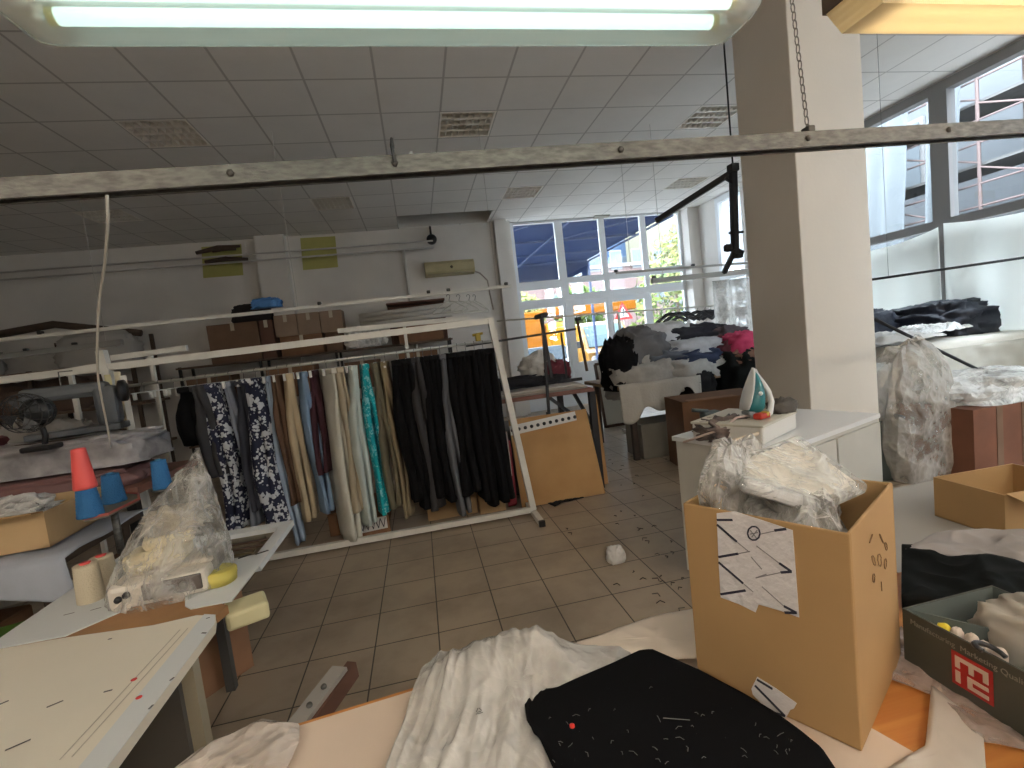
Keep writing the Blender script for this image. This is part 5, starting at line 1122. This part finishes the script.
MB().mm((-1.34, 1.48, .06), (-.79, 1.52, .72)).build('modesty_panel', mat('panel_dark', (.09, .08, .07), .7), s1)
mk = mat('pencil_grey', (.10, .09, .09), .7); rm = mat('red_dot', (.75, .05, .04), .6)
marks = MB()
for px, py, l, a in ((69, 614, .03, .2), (96, 609, .03, .3), (110, 639, .01, 0), (3, 703, .02, .6), (108, 691, .018, .1), (172, 679, .012, 1.2), (151, 707, .014, 1.4), (208, 618, .01, .3), (204, 633, .016, -.4), (55, 704, .03, .5), (18, 745, .04, .5)):
    q = at(px, py, z=TT+.0015); marks.box((q.x, q.y, TT+.0018), (l, .005, .0006), a)
marks.build('pencil_marks', mk, s1)
mr_ = MB()
for px, py in ((134, 680), (139, 698)): q = at(px, py, z=TT); mr_.lathe((q.x, q.y, TT+.001), [(.007, 0), (.007, .0012)], 12)
mr_.build('red_dots', rm, s1)
ml = MB(); a, b2 = at(180, 630, z=TT), at(60, 760, z=TT)
for o_ in (0, .022): ml.bar((a.x+o_, a.y, TT+.001), (b2.x+o_, b2.y, TT+.001), .0025, .0008)
ml.build('pencil_line', mat('faint_pencil', (.50, .45, .37), .7), s1)
s2 = thing('machine_table', (-1.07, 2.1, 0), 'second narrow white machine table end, with a sunken steel plate, beyond the cream one', 'table')
MB().prism([(-1.42, 1.71), (-1.19, 1.695), (-.92, 1.66), (-.80, 1.67), (-.735, 1.645), (-.72, 1.70), (-.90, 1.84), (-1.42, 1.98)], TT-.03, TT-.003).build('wood_strip', mat('bare_wood', (.38, .20, .085), .7, var=.15, vscale=10), s2)
plate(MB(), -1.42, -.71, 2.0, 2.52, TT-.025, TT+.002, [(-.98, -.76, 2.12, 2.44)]).prism([(-1.42, 1.705), (-1.19, 1.70), (-1.03, 1.87), (-.92, 1.87), (-.87, 1.75), (-.84, 1.72), (-.715, 1.72), (-.71, 2.0), (-1.42, 2.0)], TT-.0025, TT+.002).build('table_top', edge_w, s2)
MB().mm((-.98, 2.12, TT-.035), (-.76, 2.44, TT-.018)).mm((-.93, 2.2, TT-.018), (-.80, 2.38, TT-.010)).build('plate', mat('brassy_plate', (.20, .16, .10), .4, .6), s2)
MB().mm((-.97, 2.24, TT-.012), (-.77, 2.26, TT-.004)).mm((-.97, 2.31, TT-.012), (-.77, 2.33, TT-.004)).build('slide', mat('slide_brown', (.10, .06, .04), .5), s2)
for x, y in ((-1.38, 2.45), (-1.08, 2.45), (-1.38, 1.95), (-1.08, 1.95)): MB().mm((x-.02, y-.02, 0), (x+.02, y+.02, TT-.025)).build('leg', mat('grey_leg', (.08, .075, .07), .6), s2)
lb_ = mat('ink', (.03, .03, .03), .6)
for px, py in ((245, 557), (262, 553)): q = at(px, py, z=TT); MB().box((q.x, q.y, TT+.003), (.05, .012, .001), .5).build('ink_mark', lb_, s2)
# tape ring, foam block, carton under
q = at(217, 580, z=TT+.01); yt = mat('yellow_tape', (.52, .44, .09), .5)
tag(MB().lathe((q.x, q.y, TT+.004), [(.045, 0), (.065, 0), (.065, .045), (.045, .045)], 26, axis=(.1, .05, 1)).build('tape_roll', yt), 'roll of yellow tape lying on the machine table beside the bagged machine', 'tape')
tag(MB().rbox((-.69, 1.76, .69), (.13, .12, .06), .012, .4).build('foam_block', mat('foam_cream', (.60, .55, .33), .8)), 'cream foam block sticking out past the edge of the white table', 'foam')
MB_ = MB().mm((-.712, 1.80, .60), (-.70, 1.86, .67)); 
c_ = thing('carton', (-1.235, 2.58, 0), 'reddish cardboard carton standing under the white table end', 'box')
MB().box((-1.235, 2.58, .31), (.30, .28, .62), .9).build('body', mat('carton_reddish', (.33, .17, .09), .8, var=.15), c_); MB().box((-1.235, 2.58, .623), (.31, .29, .006), .9).build('flap', card, c_)
# overlock machine inside a bag
oc = Vector((-.985, 1.92, TT)); rz = .10; M_ = Matrix.Rotation(rz, 3, 'Z')
om = thing('overlock_machine', oc, 'white overlock machine with dark knobs wrapped in a clear plastic bag', 'sewing machine')
mw = mat('machine_white', (.66, .61, .54), .45)
def OW(a, b, c): return oc+M_ @ Vector((a, b, c))
MB().rbox(OW(0, 0, .045), (.30, .22, .085), .018, rz).build('base', mw, om); MB().rbox(OW(.02, .03, .095), (.27, .15, .02), .008, rz).build('cover_plate', mat('machine_cream', (.56, .50, .42), .5), om)
MB().rbox(OW(.045, -.112, .05), (.18, .012, .055), .005, rz).build('front_cover', mat('smoked_cover', (.10, .085, .08), .2), om)
for dx, dz in ((-.115, .045), (-.09, .055)): MB().lathe(OW(dx, -.108, dz), [(.012, 0), (.010, .012)], 14, axis=M_ @ Vector((0, -1, 0))).build('knob', blackp, om)
for dx in (.0, .04, .08): MB().lathe(OW(dx, -.117, .05), [(.014, 0), (.012, .01)], 14, axis=M_ @ Vector((0, -1, 0))).build('knob', mat('knob_grey', (.2, .19, .18), .4), om)
MB().rbox(OW(.15, .02, .09), (.03, .10, .09), .01, rz).build('side_arm', mat('knob_grey', (.2, .19, .18), .4), om)
crm = mat('cream_lining', (.66, .57, .38), .8, var=.12, vscale=8, bump=.3)
for i, (a_, b_, c__, d_, lb) in enumerate([(-.02, .0, .108, (.19, .13, .06), 'cream folded pieces inside the plastic bag, lower layer'), (.01, .03, .162, (.16, .12, .05), 'cream folded pieces inside the plastic bag, upper layer'), (-.03, -.05, .108, (.10, .05, .03), 'small cream tab near the front of the plastic bag')]):
    tag(MB().rbox(OW(a_, b_, c__+d_[2]/2), d_, .02, rz+.3*i).build('lining_pieces', crm), lb, 'fabric', 'cream pieces in the plastic bag')
tag(lump(OW(.04, .04, .213), (.17, .14, .07), 99, .4, nu=36, nv=18).build('fabric_scraps', mat('scraps_cream', (.52, .46, .36), .8, col2=(.3, .27, .23), vscale=25)), 'tangled cream scraps at the top inside the plastic bag', 'scraps')
# bag: pointed tent
bagm = film('bag_clear', (.86, .84, .80), clear=.93, rough=.10, bscale=11, bump=1.0)
bm_ = MB(); NB, RB_ = 56, 26; vs = []
pk = OW(.055, .09, .41)
for j in range(RB_+1):
    v = j/RB_
    for k in range(NB):
        a = 2*PI*k/NB; rx = .195*(1+.06*math.sin(3*a)); ry = .15
        sh_ = (1-v**1.5); sh_ = max(.05, sh_)
        p = Vector((rx*sh_*math.cos(a), ry*sh_*math.sin(a), .004+v*.48))
        p.x += .13*v**1.5; p.y += .09*v**1.5
        n_ = .020*(fold((p.x*2.2, p.y*2.2, p.z*.7), 7, 3)-.4); p.x += n_*math.cos(a)*1.2; p.y += n_*math.sin(a)
        vs.append(oc+M_ @ p)
bm_.add(vs, [(j*NB+k, j*NB+(k+1) % NB, (j+1)*NB+(k+1) % NB, (j+1)*NB+k) for j in range(RB_) for k in range(NB)]+[tuple(RB_*NB+k for k in range(NB))], None, True)
tag(bm_.build('plastic_bag', bagm), 'clear pointed plastic bag covering the white overlock machine', 'bag')
# two cream cones with coral caps
ct = mat('cream_thread', (.62, .54, .40), .8, bump=.3, bscale=200)
for i, (px, py, h, lb) in enumerate([(92, 600, .135, 'cream thread cone with coral cap, nearer of the pair'), (107, 588, .125, 'cream thread cone with coral cap, behind the nearer one')]):
    q = at(px, py, z=TT); cone('thread_cone', q.x, q.y, TT+.001, .042, .036, h, ct, lb, red, rib=False)
    
# green board and litter below at left
tag(MB().box((-1.95, 1.95, .59), (.9, .42, .02), .35).build('green_board', mat('green_board', (.06, .13, .015), .6)), 'dark green board lying left of the cream sewing table', 'board')
gs = thing('low_stool', (-1.95, 1.95, 0), 'low stand carrying the green board in the dark at the left', 'stool')
for sx, sy in ((-1, -1), (1, -1), (1, 1), (-1, 1)): v = Matrix.Rotation(.35, 3, 'Z') @ Vector((sx*.4, sy*.17, 0)); MB().bar((-1.95+v.x, 1.95+v.y, 0), (-1.95+v.x, 1.95+v.y, .58), .04).build('leg', mat('orange_wood', (.28, .09, .04), .6), gs)
tag(MB().bar((-2.6, 2.6, .52), (-1.5, 2.85, .56), .04).box((-2.05, 2.7, .57), (.28, .12, .07), .2).build('pale_plank', mat('plank_grey', (.36, .34, .31), .7)), 'pale plank end in the dark under the side table', 'plank')
MB_ = MB()
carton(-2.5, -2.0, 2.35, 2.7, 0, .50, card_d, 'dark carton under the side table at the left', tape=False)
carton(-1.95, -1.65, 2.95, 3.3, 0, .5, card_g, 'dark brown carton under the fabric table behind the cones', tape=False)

# ------------------------------------------------------------------ foreground work table
ft = thing('cutting_table', (.9, .6, 0), 'wooden work table in the foreground covered with paper, film and boxes', 'table')
FT = .75
MB().prism([(-.62, .12), (2.35, .12), (2.35, 1.10), (.60, 1.06), (.10, 1.10), (-.55, 1.03)], FT-.03, FT-.002).build('table_top', mat('orange_wood_top', (.62, .27, .075), .45, col2=(.50, .17, .04), vscale=3, stretch=(1, 14, 1)), ft)
for x, y in ((-.5, .2), (2.25, .2), (-.45, .95), (2.25, 1.0)): MB().bar((x, y, 0), (x, y, FT-.03), .06).build('leg', dw, ft)
pk_ = mat('pink_paper', (.74, .59, .47), .8, var=.06, vscale=4)
tag(MB().prism([(-.60, .13), (.62, .13), (.74, .55), (.66, .80), (.60, 1.045), (.10, 1.085), (-.53, 1.02)], FT-.002, FT+.0015).build('pattern_paper', pk_), 'pale peach paper covering the left part of the foreground table', 'paper')
tag(sheet([(.22, 1.07, FT+.004), (.50, 1.11, FT+.004), (.66, 1.10, FT+.004), (.62, .90, FT+.004), (.45, .95, FT+.004)], amp=.012, f=6, lift=.008, th=.002, rings=8).build('white_cloth', mat('white_cream_cloth', (.78, .67, .56), .8)), 'cream cloth at the far table edge between the black cloth and the carton', 'cloth')
tag(sheet([(.60, .52, FT+.003), (.70, .50, FT+.003), (.86, .62, FT+.003), (.88, .72, FT+.003), (.74, .62, FT+.003), (.62, .60, FT+.003)], amp=.01, f=9, lift=.004, th=.001, rings=8, seed=3).build('paper_scrap', mat('paper_dirty', (.62, .56, .50), .7)), 'torn white paper on the orange wood in front of the big carton', 'paper')
tag(sheet([(.80, .80, FT+.003), (1.0, .88, FT+.003), (.905, .78, FT+.003), (.895, .55, FT+.003), (.83, .60, FT+.003), (.86, .70, FT+.003)], amp=.012, f=14, lift=.003, th=.001, rings=8, seed=6).build('clear_film', film('film_smoky', (.62, .5, .45), clear=.6)), 'smoky clear film on the orange wood beside the dark shoebox', 'plastic')
# big film
ol = [at(*k, z=FT+.004) for k in ((380, 790), (405, 735), (424, 680), (440, 664), (470, 660), (520, 660), (575, 655), (625, 652), (640, 668), (590, 700), (560, 720), (560, 790))]
fm = film('film_white', (.80, .77, .73), clear=.64, rough=.14, bscale=7, bump=.5)
def hump(q): 
    g = math.exp(-((q.x-.02)/.12)**2-((q.y-1.02)/.10)**2)*.050+math.exp(-((q.x-.17)/.09)**2-((q.y-1.04)/.10)**2)*.062+math.exp(-((q.x-.32)/.08)**2-((q.y-1.0)/.07)**2)*.015
    k = min(1, max(.12, (.20-q.x+.35*(q.y-.80))/.10))
    st = .016*fold((q.x*7+.8*math.sin(q.y*4), q.y*1.1, 0), 3, 2)+.003*fold((q.x*16+q.y*2, q.y*2.2, 0), 3, 6)
    return (g if q.y > .93 else g*k)+st*k-.004*(1-k)
fo = tag(sheet(ol, lift=.006, amp=.012, f=8, seed=12, th=.0012, rings=60, n=240, zf=hump).build('plastic_film', fm), 'large milky plastic film crumpled on the foreground table left of the black cloth', 'plastic')
mkp = at(480, 719, z=FT+.03); hz_ = max(v.co.z+fo.location.z for v in fo.data.vertices if (v.co.x+fo.location.x-mkp.x)**2+(v.co.y+fo.location.y-mkp.y)**2 < .008**2)+.001
mkm = MB(); a_ = [Vector((mkp.x+.007*math.cos(t_), mkp.y+.008*math.sin(t_), hz_)) for t_ in (PI/2, PI/2+2.1, PI/2+4.2)]
for k in range(3): mkm.bar(a_[k].lerp(a_[(k+1) % 3], .15), a_[k].lerp(a_[(k+1) % 3], .85), .0014, .0006)
mkm.bar(Vector((mkp.x-.007, mkp.y-.008, hz_)), Vector((mkp.x+.007, mkp.y-.008, hz_)), .0014, .0006)
mkm.build('printed_mark', mat('mark_grey', (.10, .10, .10), .6), fo)
q = at(480, 719, z=FT+.02); 
ol = [at(*k, z=FT+.004) for k in ((150, 790), (200, 752), (232, 738), (262, 722), (300, 728), (300, 745), (280, 790))]
tag(sheet(ol, lift=.004, amp=.03, f=6, seed=5, th=.0012, rings=24, n=100).build('plastic_film', film('film_pinkish', (.80, .70, .62), clear=.6, bscale=8)), 'small crumpled clear film at the left end of the foreground table', 'plastic')
# black cloth with lint
ol3 = [(523, 692), (528, 690), (556, 688), (575, 679), (610, 664), (640, 650), (652, 649), (700, 670), (745, 694), (775, 712), (800, 730), (822, 748), (840, 775), (860, 830), (600, 830), (560, 772), (538, 735), (526, 715)]
ol = [at(*k, z=FT+.036) for k in ol3]
lint = mat('black_lint', (.008, .008, .009), .95, spec=.05); nt = lint.node_tree
_tc = nt.nodes.new('ShaderNodeTexCoord'); _v = nt.nodes.new('ShaderNodeTexNoise'); _v.inputs['Scale'].default_value = 55; _v.inputs['Distortion'].default_value = 4; _v.inputs['Detail'].default_value = 3
_m = nt.nodes.new('ShaderNodeTexNoise'); _m.inputs['Scale'].default_value = 14
_r = nt.nodes.new('ShaderNodeValToRGB'); _r.color_ramp.elements[0].position = .73; _r.color_ramp.elements[1].position = .80; _r.color_ramp.elements[0].color = (.008, .008, .009, 1); _r.color_ramp.elements[1].color = (.09, .09, .085, 1)
nt.links.new(_tc.outputs['Object'], _v.inputs['Vector']); nt.links.new(_v.outputs['Fac'], _r.inputs[0]); nt.links.new(_r.outputs[0], nt.nodes['Principled BSDF'].inputs['Base Color'])
blc = thing('black_cloth', (.4, .8, FT), 'folded black cloth speckled with lint and one red dot, on the foreground table', 'cloth')
sheet(ol, lift=.0, amp=.006, f=5, seed=4, th=.022, rings=20, n=140, sharp=False).build('fabric', lint, blc)
rb2 = random.Random(11); lm = MB()
for i in range(60):
    px, py = rb2.uniform(545, 800), rb2.uniform(665, 765)
    if py < 650+abs(px-650)*.45+18 or (px < 600 and py < 700-(px-545)*.3): continue
    q = at(px, py, z=FT+.043); l = rb2.uniform(.002, .008); a = rb2.uniform(0, PI); c = rb2.uniform(-.9, .9)
    lm.tube([(q.x, q.y, FT+.041), (q.x+l*math.cos(a), q.y+l*math.sin(a), FT+.043), (q.x+l*math.cos(a)+l*math.cos(a+c), q.y+l*math.sin(a)+l*math.sin(a+c), FT+.041)], .0005, 4)
a, b2 = at(663, 718, z=FT+.042), at(690, 720, z=FT+.042); lm.tube([a, b2], .0008, 4)
lm.build('lint', mat('lint_grey', (.16, .16, .15), .9), blc)['kind'] = 'stuff'
q = at(572, 725, z=FT+.042); MB().lathe((q.x, q.y, FT+.038), [(.0048, 0), (.0048, .004), (.002, .005)], 14).build('red_dot', mat('hot_red', (.85, .05, .03), .5), blc)
q = at(480, 719, z=FT+.03)
# metal strip and red thing on the floor behind
ms = thing('metal_bracket', (-.42, 1.5, 0), 'grey metal strip with holes standing behind the foreground table', 'bracket')
A, B = at(296, 725, y=1.28), at(340, 668, y=1.45); MB().bar(A, B, .05, .012).build('strip', mat('strip_grey', (.42, .40, .37), .4, .4), ms)
d_ = (B-A).normalized(); 
for k in (.3, .62): p = A.lerp(B, k); MB().lathe(p+Vector((0, -.006, .006)), [(.008, 0), (.008, .006)], 12, axis=(0, -.5, 1)).build('bolt', steel_g, ms)
MB().bar(A+Vector((.03, .02, -.03)), B+Vector((.03, .03, -.03)), .03, .05).build('wood_core', mat('redwood', (.12, .055, .035), .6), ms)
MB().bar((A.x, A.y+.02, 0), A+Vector((.02, .02, -.03)), .03).build('post', dw, ms)

# big carton
BC = Vector((.641, .645, FT+.002)); br = .531; bw_, bl_, bh_ = .303, .291, .380
u_ = Vector((math.cos(br), math.sin(br), 0)); v_ = Vector((-math.sin(br), math.cos(br), 0)); cc = BC+u_*bw_/2+v_*bl_/2
BCt = thing('open_carton', cc, 'big open cardboard carton stuffed with plastic bags on the foreground table', 'box')
open_box(MB(), cc, (bw_, bl_, bh_), br, .006, None).build('body', card, BCt, bevel=.0025)
def face(a, z, off=.0012): return BC+v_*(a*bl_)+Vector((0, 0, z*bh_))-u_*off     # the side that looks left
def side(a, z, off=.0012): return BC+u_*(a*bw_)+Vector((0, 0, z*bh_))-v_*off     # the side that looks right
def fpx(px, py, off):      # a measured point of the carton's left face
    d = _fw*FPX + RT*(px-512) - UP*(py-384); return CAM + d*((BC-CAM).dot(u_)/d.dot(u_)) - u_*off
MB().slab([fpx(*k, .0012) for k in ((717, 513), (735, 511), (760, 519), (793, 530), (796, 570), (799.5, 617), (780, 610), (759, 604), (756, 612), (740, 604), (721, 597), (719, 560))], -u_, .0008).build('paper_patch', mat('patch_white', (.68, .65, .66), .4, bump=.3, bscale=60), BCt)
zl = MB(); ink = mat('ink_navy', (.02, .02, .04), .6); th_ = MB()
def stroke(l, w, mb, o=(700, 500), s=6.4):
    for a_, b_, c_2, d_2 in l: mb.bar(fpx(o[0]+a_/s, o[1]+b_/s, .0026), fpx(o[0]+c_2/s, o[1]+d_2/s, .0026), .001, w)
stroke([(112, 125, 212, 125), (112, 155, 240, 265), (122, 362, 248, 340), (122, 395, 280, 530), (135, 600, 295, 575), (480, 192, 555, 182), (510, 400, 590, 455), (590, 455, 520, 460), (540, 675, 622, 718), (622, 718, 545, 716)], .0045, zl)
stroke([(240, 265, 320, 330), (248, 340, 325, 325), (280, 530, 345, 585), (390, 215, 480, 195), (365, 290, 510, 400), (520, 460, 360, 495), (400, 550, 540, 675), (360, 495, 430, 470), (330, 360, 400, 440)], .0018, th_)
rg = [(348+40*math.cos(2*PI*k/10), 210+45*math.sin(2*PI*k/10)) for k in range(10)]
stroke([(*rg[k], *rg[(k+1) % 10]) for k in range(10)], .0028, zl); stroke([(325, 190, 365, 240), (370, 190, 335, 235), (325, 215, 375, 205)], .0018, th_)
zl.build('zigzag_print', ink, BCt); th_.build('faint_print', mat('ink_faded', (.22, .21, .22), .6), BCt)
MB().slab([fpx(560+x_*.293, 600+y_*.293, .002) for x_, y_ in ((675, 260), (740, 300), (810, 350), (800, 368), (788, 372), (765, 415), (720, 385), (660, 320), (655, 300))], -u_, .0008).build('paper_patch', mat('patch_white', (.68, .65, .66), .4), BCt)
zl = MB(); stroke([(675, 268, 728, 300), (668, 288, 770, 392), (770, 392, 718, 376)], .0045, zl, (560, 600), 1/.293)
for v in zl.v: v -= u_*.0012
zl.build('zigzag_print', ink, BCt)
sk = MB(); r3 = random.Random(3)
for cx_, cz_, s_ in ((.42, .80, .045), (.62, .85, .05), (.55, .76, .05), (.72, .78, .035), (.40, .72, .03), (.68, .70, .035)):
    pts_ = [side(cx_+s_*math.cos(k*.9+cz_*9)*(1-.04*k), cz_-.05+s_*.9*math.sin(k*.9)*(1-.05*k), .0016) for k in range(8)]
    sk.tube(pts_, .0008, 4)
sk.tube([side(.35, .86, .0016), side(.42, .88, .0016)], .0012, 4).tube([side(.56, .60, .0016), side(.565, .55, .0016)], .001, 4)
sk.build('pen_scribble', mat('pen_brown', (.18, .10, .045), .8), BCt)
# bags in the carton
fb = film('film_bags', (.78, .76, .73), clear=.78, rough=.08, bscale=15, bump=1.0)
def inb(a, b, z): return BC+u_*a*bw_+v_*b*bl_+Vector((0, 0, z))
tag(crumple(inb(.46, .84, .24), (.24, .10, .24), 101, rot=br).build('plastic_bag', fb), 'crinkled clear bag standing highest at the back left of the big carton', 'bag')
tag(crumple(inb(.40, .55, .20), (.17, .17, .17), 102, rot=br).build('plastic_bag', fb), 'crinkled clear bag in the middle of the big carton', 'bag')
tag(crumple(inb(.28, .27, .22), (.12, .11, .18), 103, rot=br+.4).build('plastic_bag', fb), 'small clear bag behind the front left wall of the big carton', 'bag')
pk2 = thing('garment_packet', inb(.62, .40, .34), 'flat white packed garment in shiny film on top of the big carton', 'packet')
Tl = Matrix.Rotation(br-.35, 3, 'Z') @ Matrix.Rotation(.50, 3, 'X') @ Matrix.Rotation(-.15, 3, 'Y')
MB().rbox(inb(.60, .48, .41), (.17, .15, .022), .009, Tl).build('garment', mat('garment_white', (.72, .68, .62), .6, var=.06), pk2)
MB().rbox(inb(.60, .48, .405)+Tl @ Vector((0, .0, .002)), (.20, .175, .030), .012, Tl).build('wrapper', film('film_glossy2', (.85, .85, .83), clear=.92, rough=.06, bscale=14), pk2)
for o_ in (0, .012): MB().box(inb(.60, .48, .405)+Tl @ Vector((.02+o_, -.03, .0125)), (.002, .04, .0006), tilt=Tl @ Matrix.Rotation(-.5, 3, 'Z')).build('print_line', mat('print_tan', (.42, .36, .24), .6), pk2)
Tl2 = Matrix.Rotation(br+.5, 3, 'Z') @ Matrix.Rotation(.35, 3, 'X') @ Matrix.Rotation(.2, 3, 'Y')
pk3 = thing('garment_packet', inb(.3, .5, .34), 'pale packed garment half hidden left of the flat white one in the big carton', 'packet')
MB().rbox(inb(.36, .55, .395), (.15, .12, .025), .009, Tl2).build('garment', mat('garment_pale', (.66, .66, .68), .6), pk3); MB().rbox(inb(.36, .55, .397), (.165, .14, .034), .012, Tl2).build('wrapper', MC['film_glossy2'], pk3)
tag(crumple(inb(.84, .55, .25), (.07, .15, .12), 104, rot=br).build('plastic_bag', fb), 'clear bag squeezed against the right wall of the big carton', 'bag')

# dark shoebox with the red logo
SB = thing('shoebox', (1.01, .62, FT), 'dark grey-green open shoebox with a red square logo at the right edge', 'box')
sbm = mat('shoebox_green', (.065, .068, .055), .6, var=.08); sbi = mat('shoebox_inside', (.115, .135, .125), .7)
x0, x1, y0, y1, h = .895, 1.125, .40, .785, .122; b = MB(); Z0 = FT+.002
open_box(b, ((x0+x1)/2, (y0+y1)/2, Z0), (x1-x0, y1-y0, h), 0, .004, None); b.build('body', sbm, SB)
i_ = MB(); i_.mm((x0+.0042, y0+.005, Z0+.005), (x0+.0048, y1-.005, Z0+h-.001)).mm((x1-.0048, y0+.005, Z0+.005), (x1-.0042, y1-.005, Z0+h-.001)).mm((x0+.005, y1-.0048, Z0+.005), (x1-.005, y1-.0042, Z0+h-.001)).mm((x0+.005, y0+.005, Z0+.0042), (x1-.005, y1-.005, Z0+.005)); i_.build('lining', sbi, SB)
i_ = MB().slab([(x0+.02, y1-.01, Z0+h-.005), (x0+.09, y1-.09, Z0+h-.012), (x0+.12, y1-.11, Z0+.02), (x0+.02, y1-.01, Z0+.02)], (1, 1, 0), .003).build('inner_flap', sbi, SB)
la, lb2 = at(952, 659, x=x0), at(994, 700, x=x0)
ly1, ly0 = la.y, lb2.y; lz1 = Z0+h-.030; lz0 = lz1-.064
MB().mm((x0-.0012, ly0, lz0), (x0, ly1, lz1)).build('logo_patch', mat('logo_red', (.42, .018, .018), .5), SB)
lg = MB(); W_l = ly1-ly0; H_l = lz1-lz0
def LG(a0_, b0_, a1_, b1_): lg.mm((x0-.0024, ly1-W_l*a0_, lz1-H_l*b0_), (x0-.0012, ly1-W_l*a1_, lz1-H_l*b1_))
LG(.10, .10, .90, .22); LG(.10, .22, .22, .45); LG(.44, .22, .56, .45); LG(.78, .22, .90, .45)      # m
LG(.10, .55, .22, .90)                                                                              # i
LG(.40, .55, .90, .66); LG(.40, .66, .52, .79); LG(.40, .79, .90, .90)                              # c
lg.build('logo_letters', mat('logo_cream', (.62, .50, .42), .6), SB)
TM2 = Matrix.Translation(Vector((x0-.0006, y1-.016, Z0+h-.023))) @ Matrix(((0, 0, -1, 0), (-1, 0, 0, 0), (0, 1, 0, 0), (0, 0, 0, 1)))
text_mesh('Manufacturing  Marketing Quality Co.', .0145, .0003, TM2, 'lettering', mat('print_grey', (.24, .23, .20), .6), SB)
tag(lump((1.045, .585, Z0+.012), (.125, .30, .155), 110, .16, f=2.0).build('white_rag', mat('rag_white', (.58, .55, .50), .8, var=.12, vscale=14)), 'crumpled white cloth and tape overflowing the dark shoebox', 'cloth')
q = at(945, 618, z=Z0+h-.02); tag(MB().lathe((.93, .735, Z0+h-.03), [(.002, 0), (.011, .003), (.012, .012), (.004, .018)], 14, axis=(.3, -.2, 1)).build('yellow_bead', mat('bead_yellow', (.80, .62, .03), .4)), 'small yellow bead at the corner inside the dark shoebox', 'bead')
q = at(986, 655, z=Z0+h+.01); tag(MB().tube([(q.x+.012+.020*math.cos(a), q.y+.022*math.sin(a), Z0+h+.006+.014*math.sin(a*.5)) for a in [math.radians(k) for k in range(-20, 200, 20)]], .0045, 8).build('black_strap', blackp), 'curved black strap on the white cloth in the dark shoebox', 'strap')
for i, (px, py) in enumerate(((955, 636), (962, 640), (968, 645), (975, 640))):
    q = Vector((.918+.004*(i % 2), .70-.022*i, 0)); tag(lump((q.x, q.y, Z0+h-.028), (.02, .018, .03), 120+i, .1, nu=20, nv=12).build('fabric_scrap', mat('scrap_peach', (.62, .53, .46), .8)), ORD[i]+' of the peach scraps from the yellow bead along the shoebox rim', 'scrap', 'peach scraps in the shoebox')
# cloths behind the shoebox
ol = [at(*k, z=FT+.004) for k in ((902, 610), (902, 556), (920, 556), (945, 565), (990, 566), (1024, 575), (1060, 590), (1060, 640), (990, 610))]
tag(sheet(ol, lift=.03, amp=.03, f=5, seed=8, th=.03, rings=20, floor=FT+.001).build('black_fabric', mat('black_fabric2', (.006, .007, .007), .8, spec=.1)), 'black fabric heaped behind the dark shoebox', 'fabric')
ol = [at(*k, z=FT+.004) for k in ((906, 562), (935, 546), (985, 540), (1024, 545), (1070, 550), (1070, 590), (1000, 572), (950, 570))]
tag(sheet(ol, lift=.035, amp=.03, f=7, seed=14, th=.02, rings=20, floor=FT+.001).build('grey_fabric', mat('grey_mauve', (.34, .31, .30), .8, var=.15)), 'mauve grey crumpled fabric behind the black fabric at the right', 'fabric')
rc = thing('open_carton', (1.95, 1.16, FT), 'small open cardboard carton at the right edge of the far table side', 'box')
oc2 = at(995, 545, y=1.2)
ext = thing('side_bench', (2.1, 1.45, 0), 'plain bench behind the foreground table carrying the small open carton', 'bench')
MB().mm((1.62, 1.16, .47), (3.2, 2.1, .50)).build('table_top', mat('bench_grey', (.36, .34, .31), .7), ext)
for x, y in ((1.68, 1.22), (3.12, 1.22), (1.68, 2.03), (3.12, 2.03)): MB().bar((x, y, 0), (x, y, .47), .05).build('leg', dw, ext)
rc.location = (2.40, 1.58, .50); ORG[rc] = Vector(rc.location)
open_box(MB(), (2.40, 1.60, .502), (.42, .28, .18), -.05, .006, None).build('body', card, rc)
MB().slab([(2.60, 1.44, .684), (2.19, 1.47, .684), (2.20, 1.40, .66), (2.60, 1.37, .66)], (0, 0, 1), .004).build('flap', card, rc)
tag(sheet([(2.0, 1.20, .505), (2.6, 1.18, .505), (2.6, 1.33, .505), (2.05, 1.33, .505)], lift=.03, amp=.02, th=.03, floor=.502, rings=8).build('paper_wad', paperw), 'white paper wad in front of the small open carton', 'paper')

# ------------------------------------------------------------------ added fill lamps, unseen behind the camera, to brighten the room
nm = mat('fill_tube', (.9, .88, .82), .3, emit=(1, .90, .76), es=FILL)
for i, (x, y, z, lb) in enumerate([(-2.2, -1.6, 2.9, 'added twin-tube fill lamp, unseen behind the camera on the left'), (1.0, -1.9, 2.9, 'added twin-tube fill lamp, unseen behind the camera in the middle'), (3.6, -.9, 2.9, 'added twin-tube fill lamp, unseen behind the camera on the right')]):
    t = thing('fill_light', (x, y, z), lb, 'light fixture')
    MB().rbox((x, y, z+.07), (1.25, .04, .04), .008).build('housing', mat('fixture_grey', (.62, .63, .60), .5), t)
    for yy in (-.06, .06): MB().tube([(x-.6, y+yy, z+.06), (x+.6, y+yy, z+.06)], .013, 10).build('tube', nm, t)
    for xx in (x-.5, x+.5): MB().tube([(xx, y, z+.08), (xx, y, CZ)], .003, 6).build('suspension_wire', steel_g, t)
for nm_ in ('cloth_black', 'bag_black', 'cloth_dark2', 'cloth_dark3', 'darkgrey_cloth', 'blackscrap', 'bag_dark'):
    MC[nm_].node_tree.nodes['Principled BSDF'].inputs['Specular IOR Level'].default_value = .12     # dull cloth
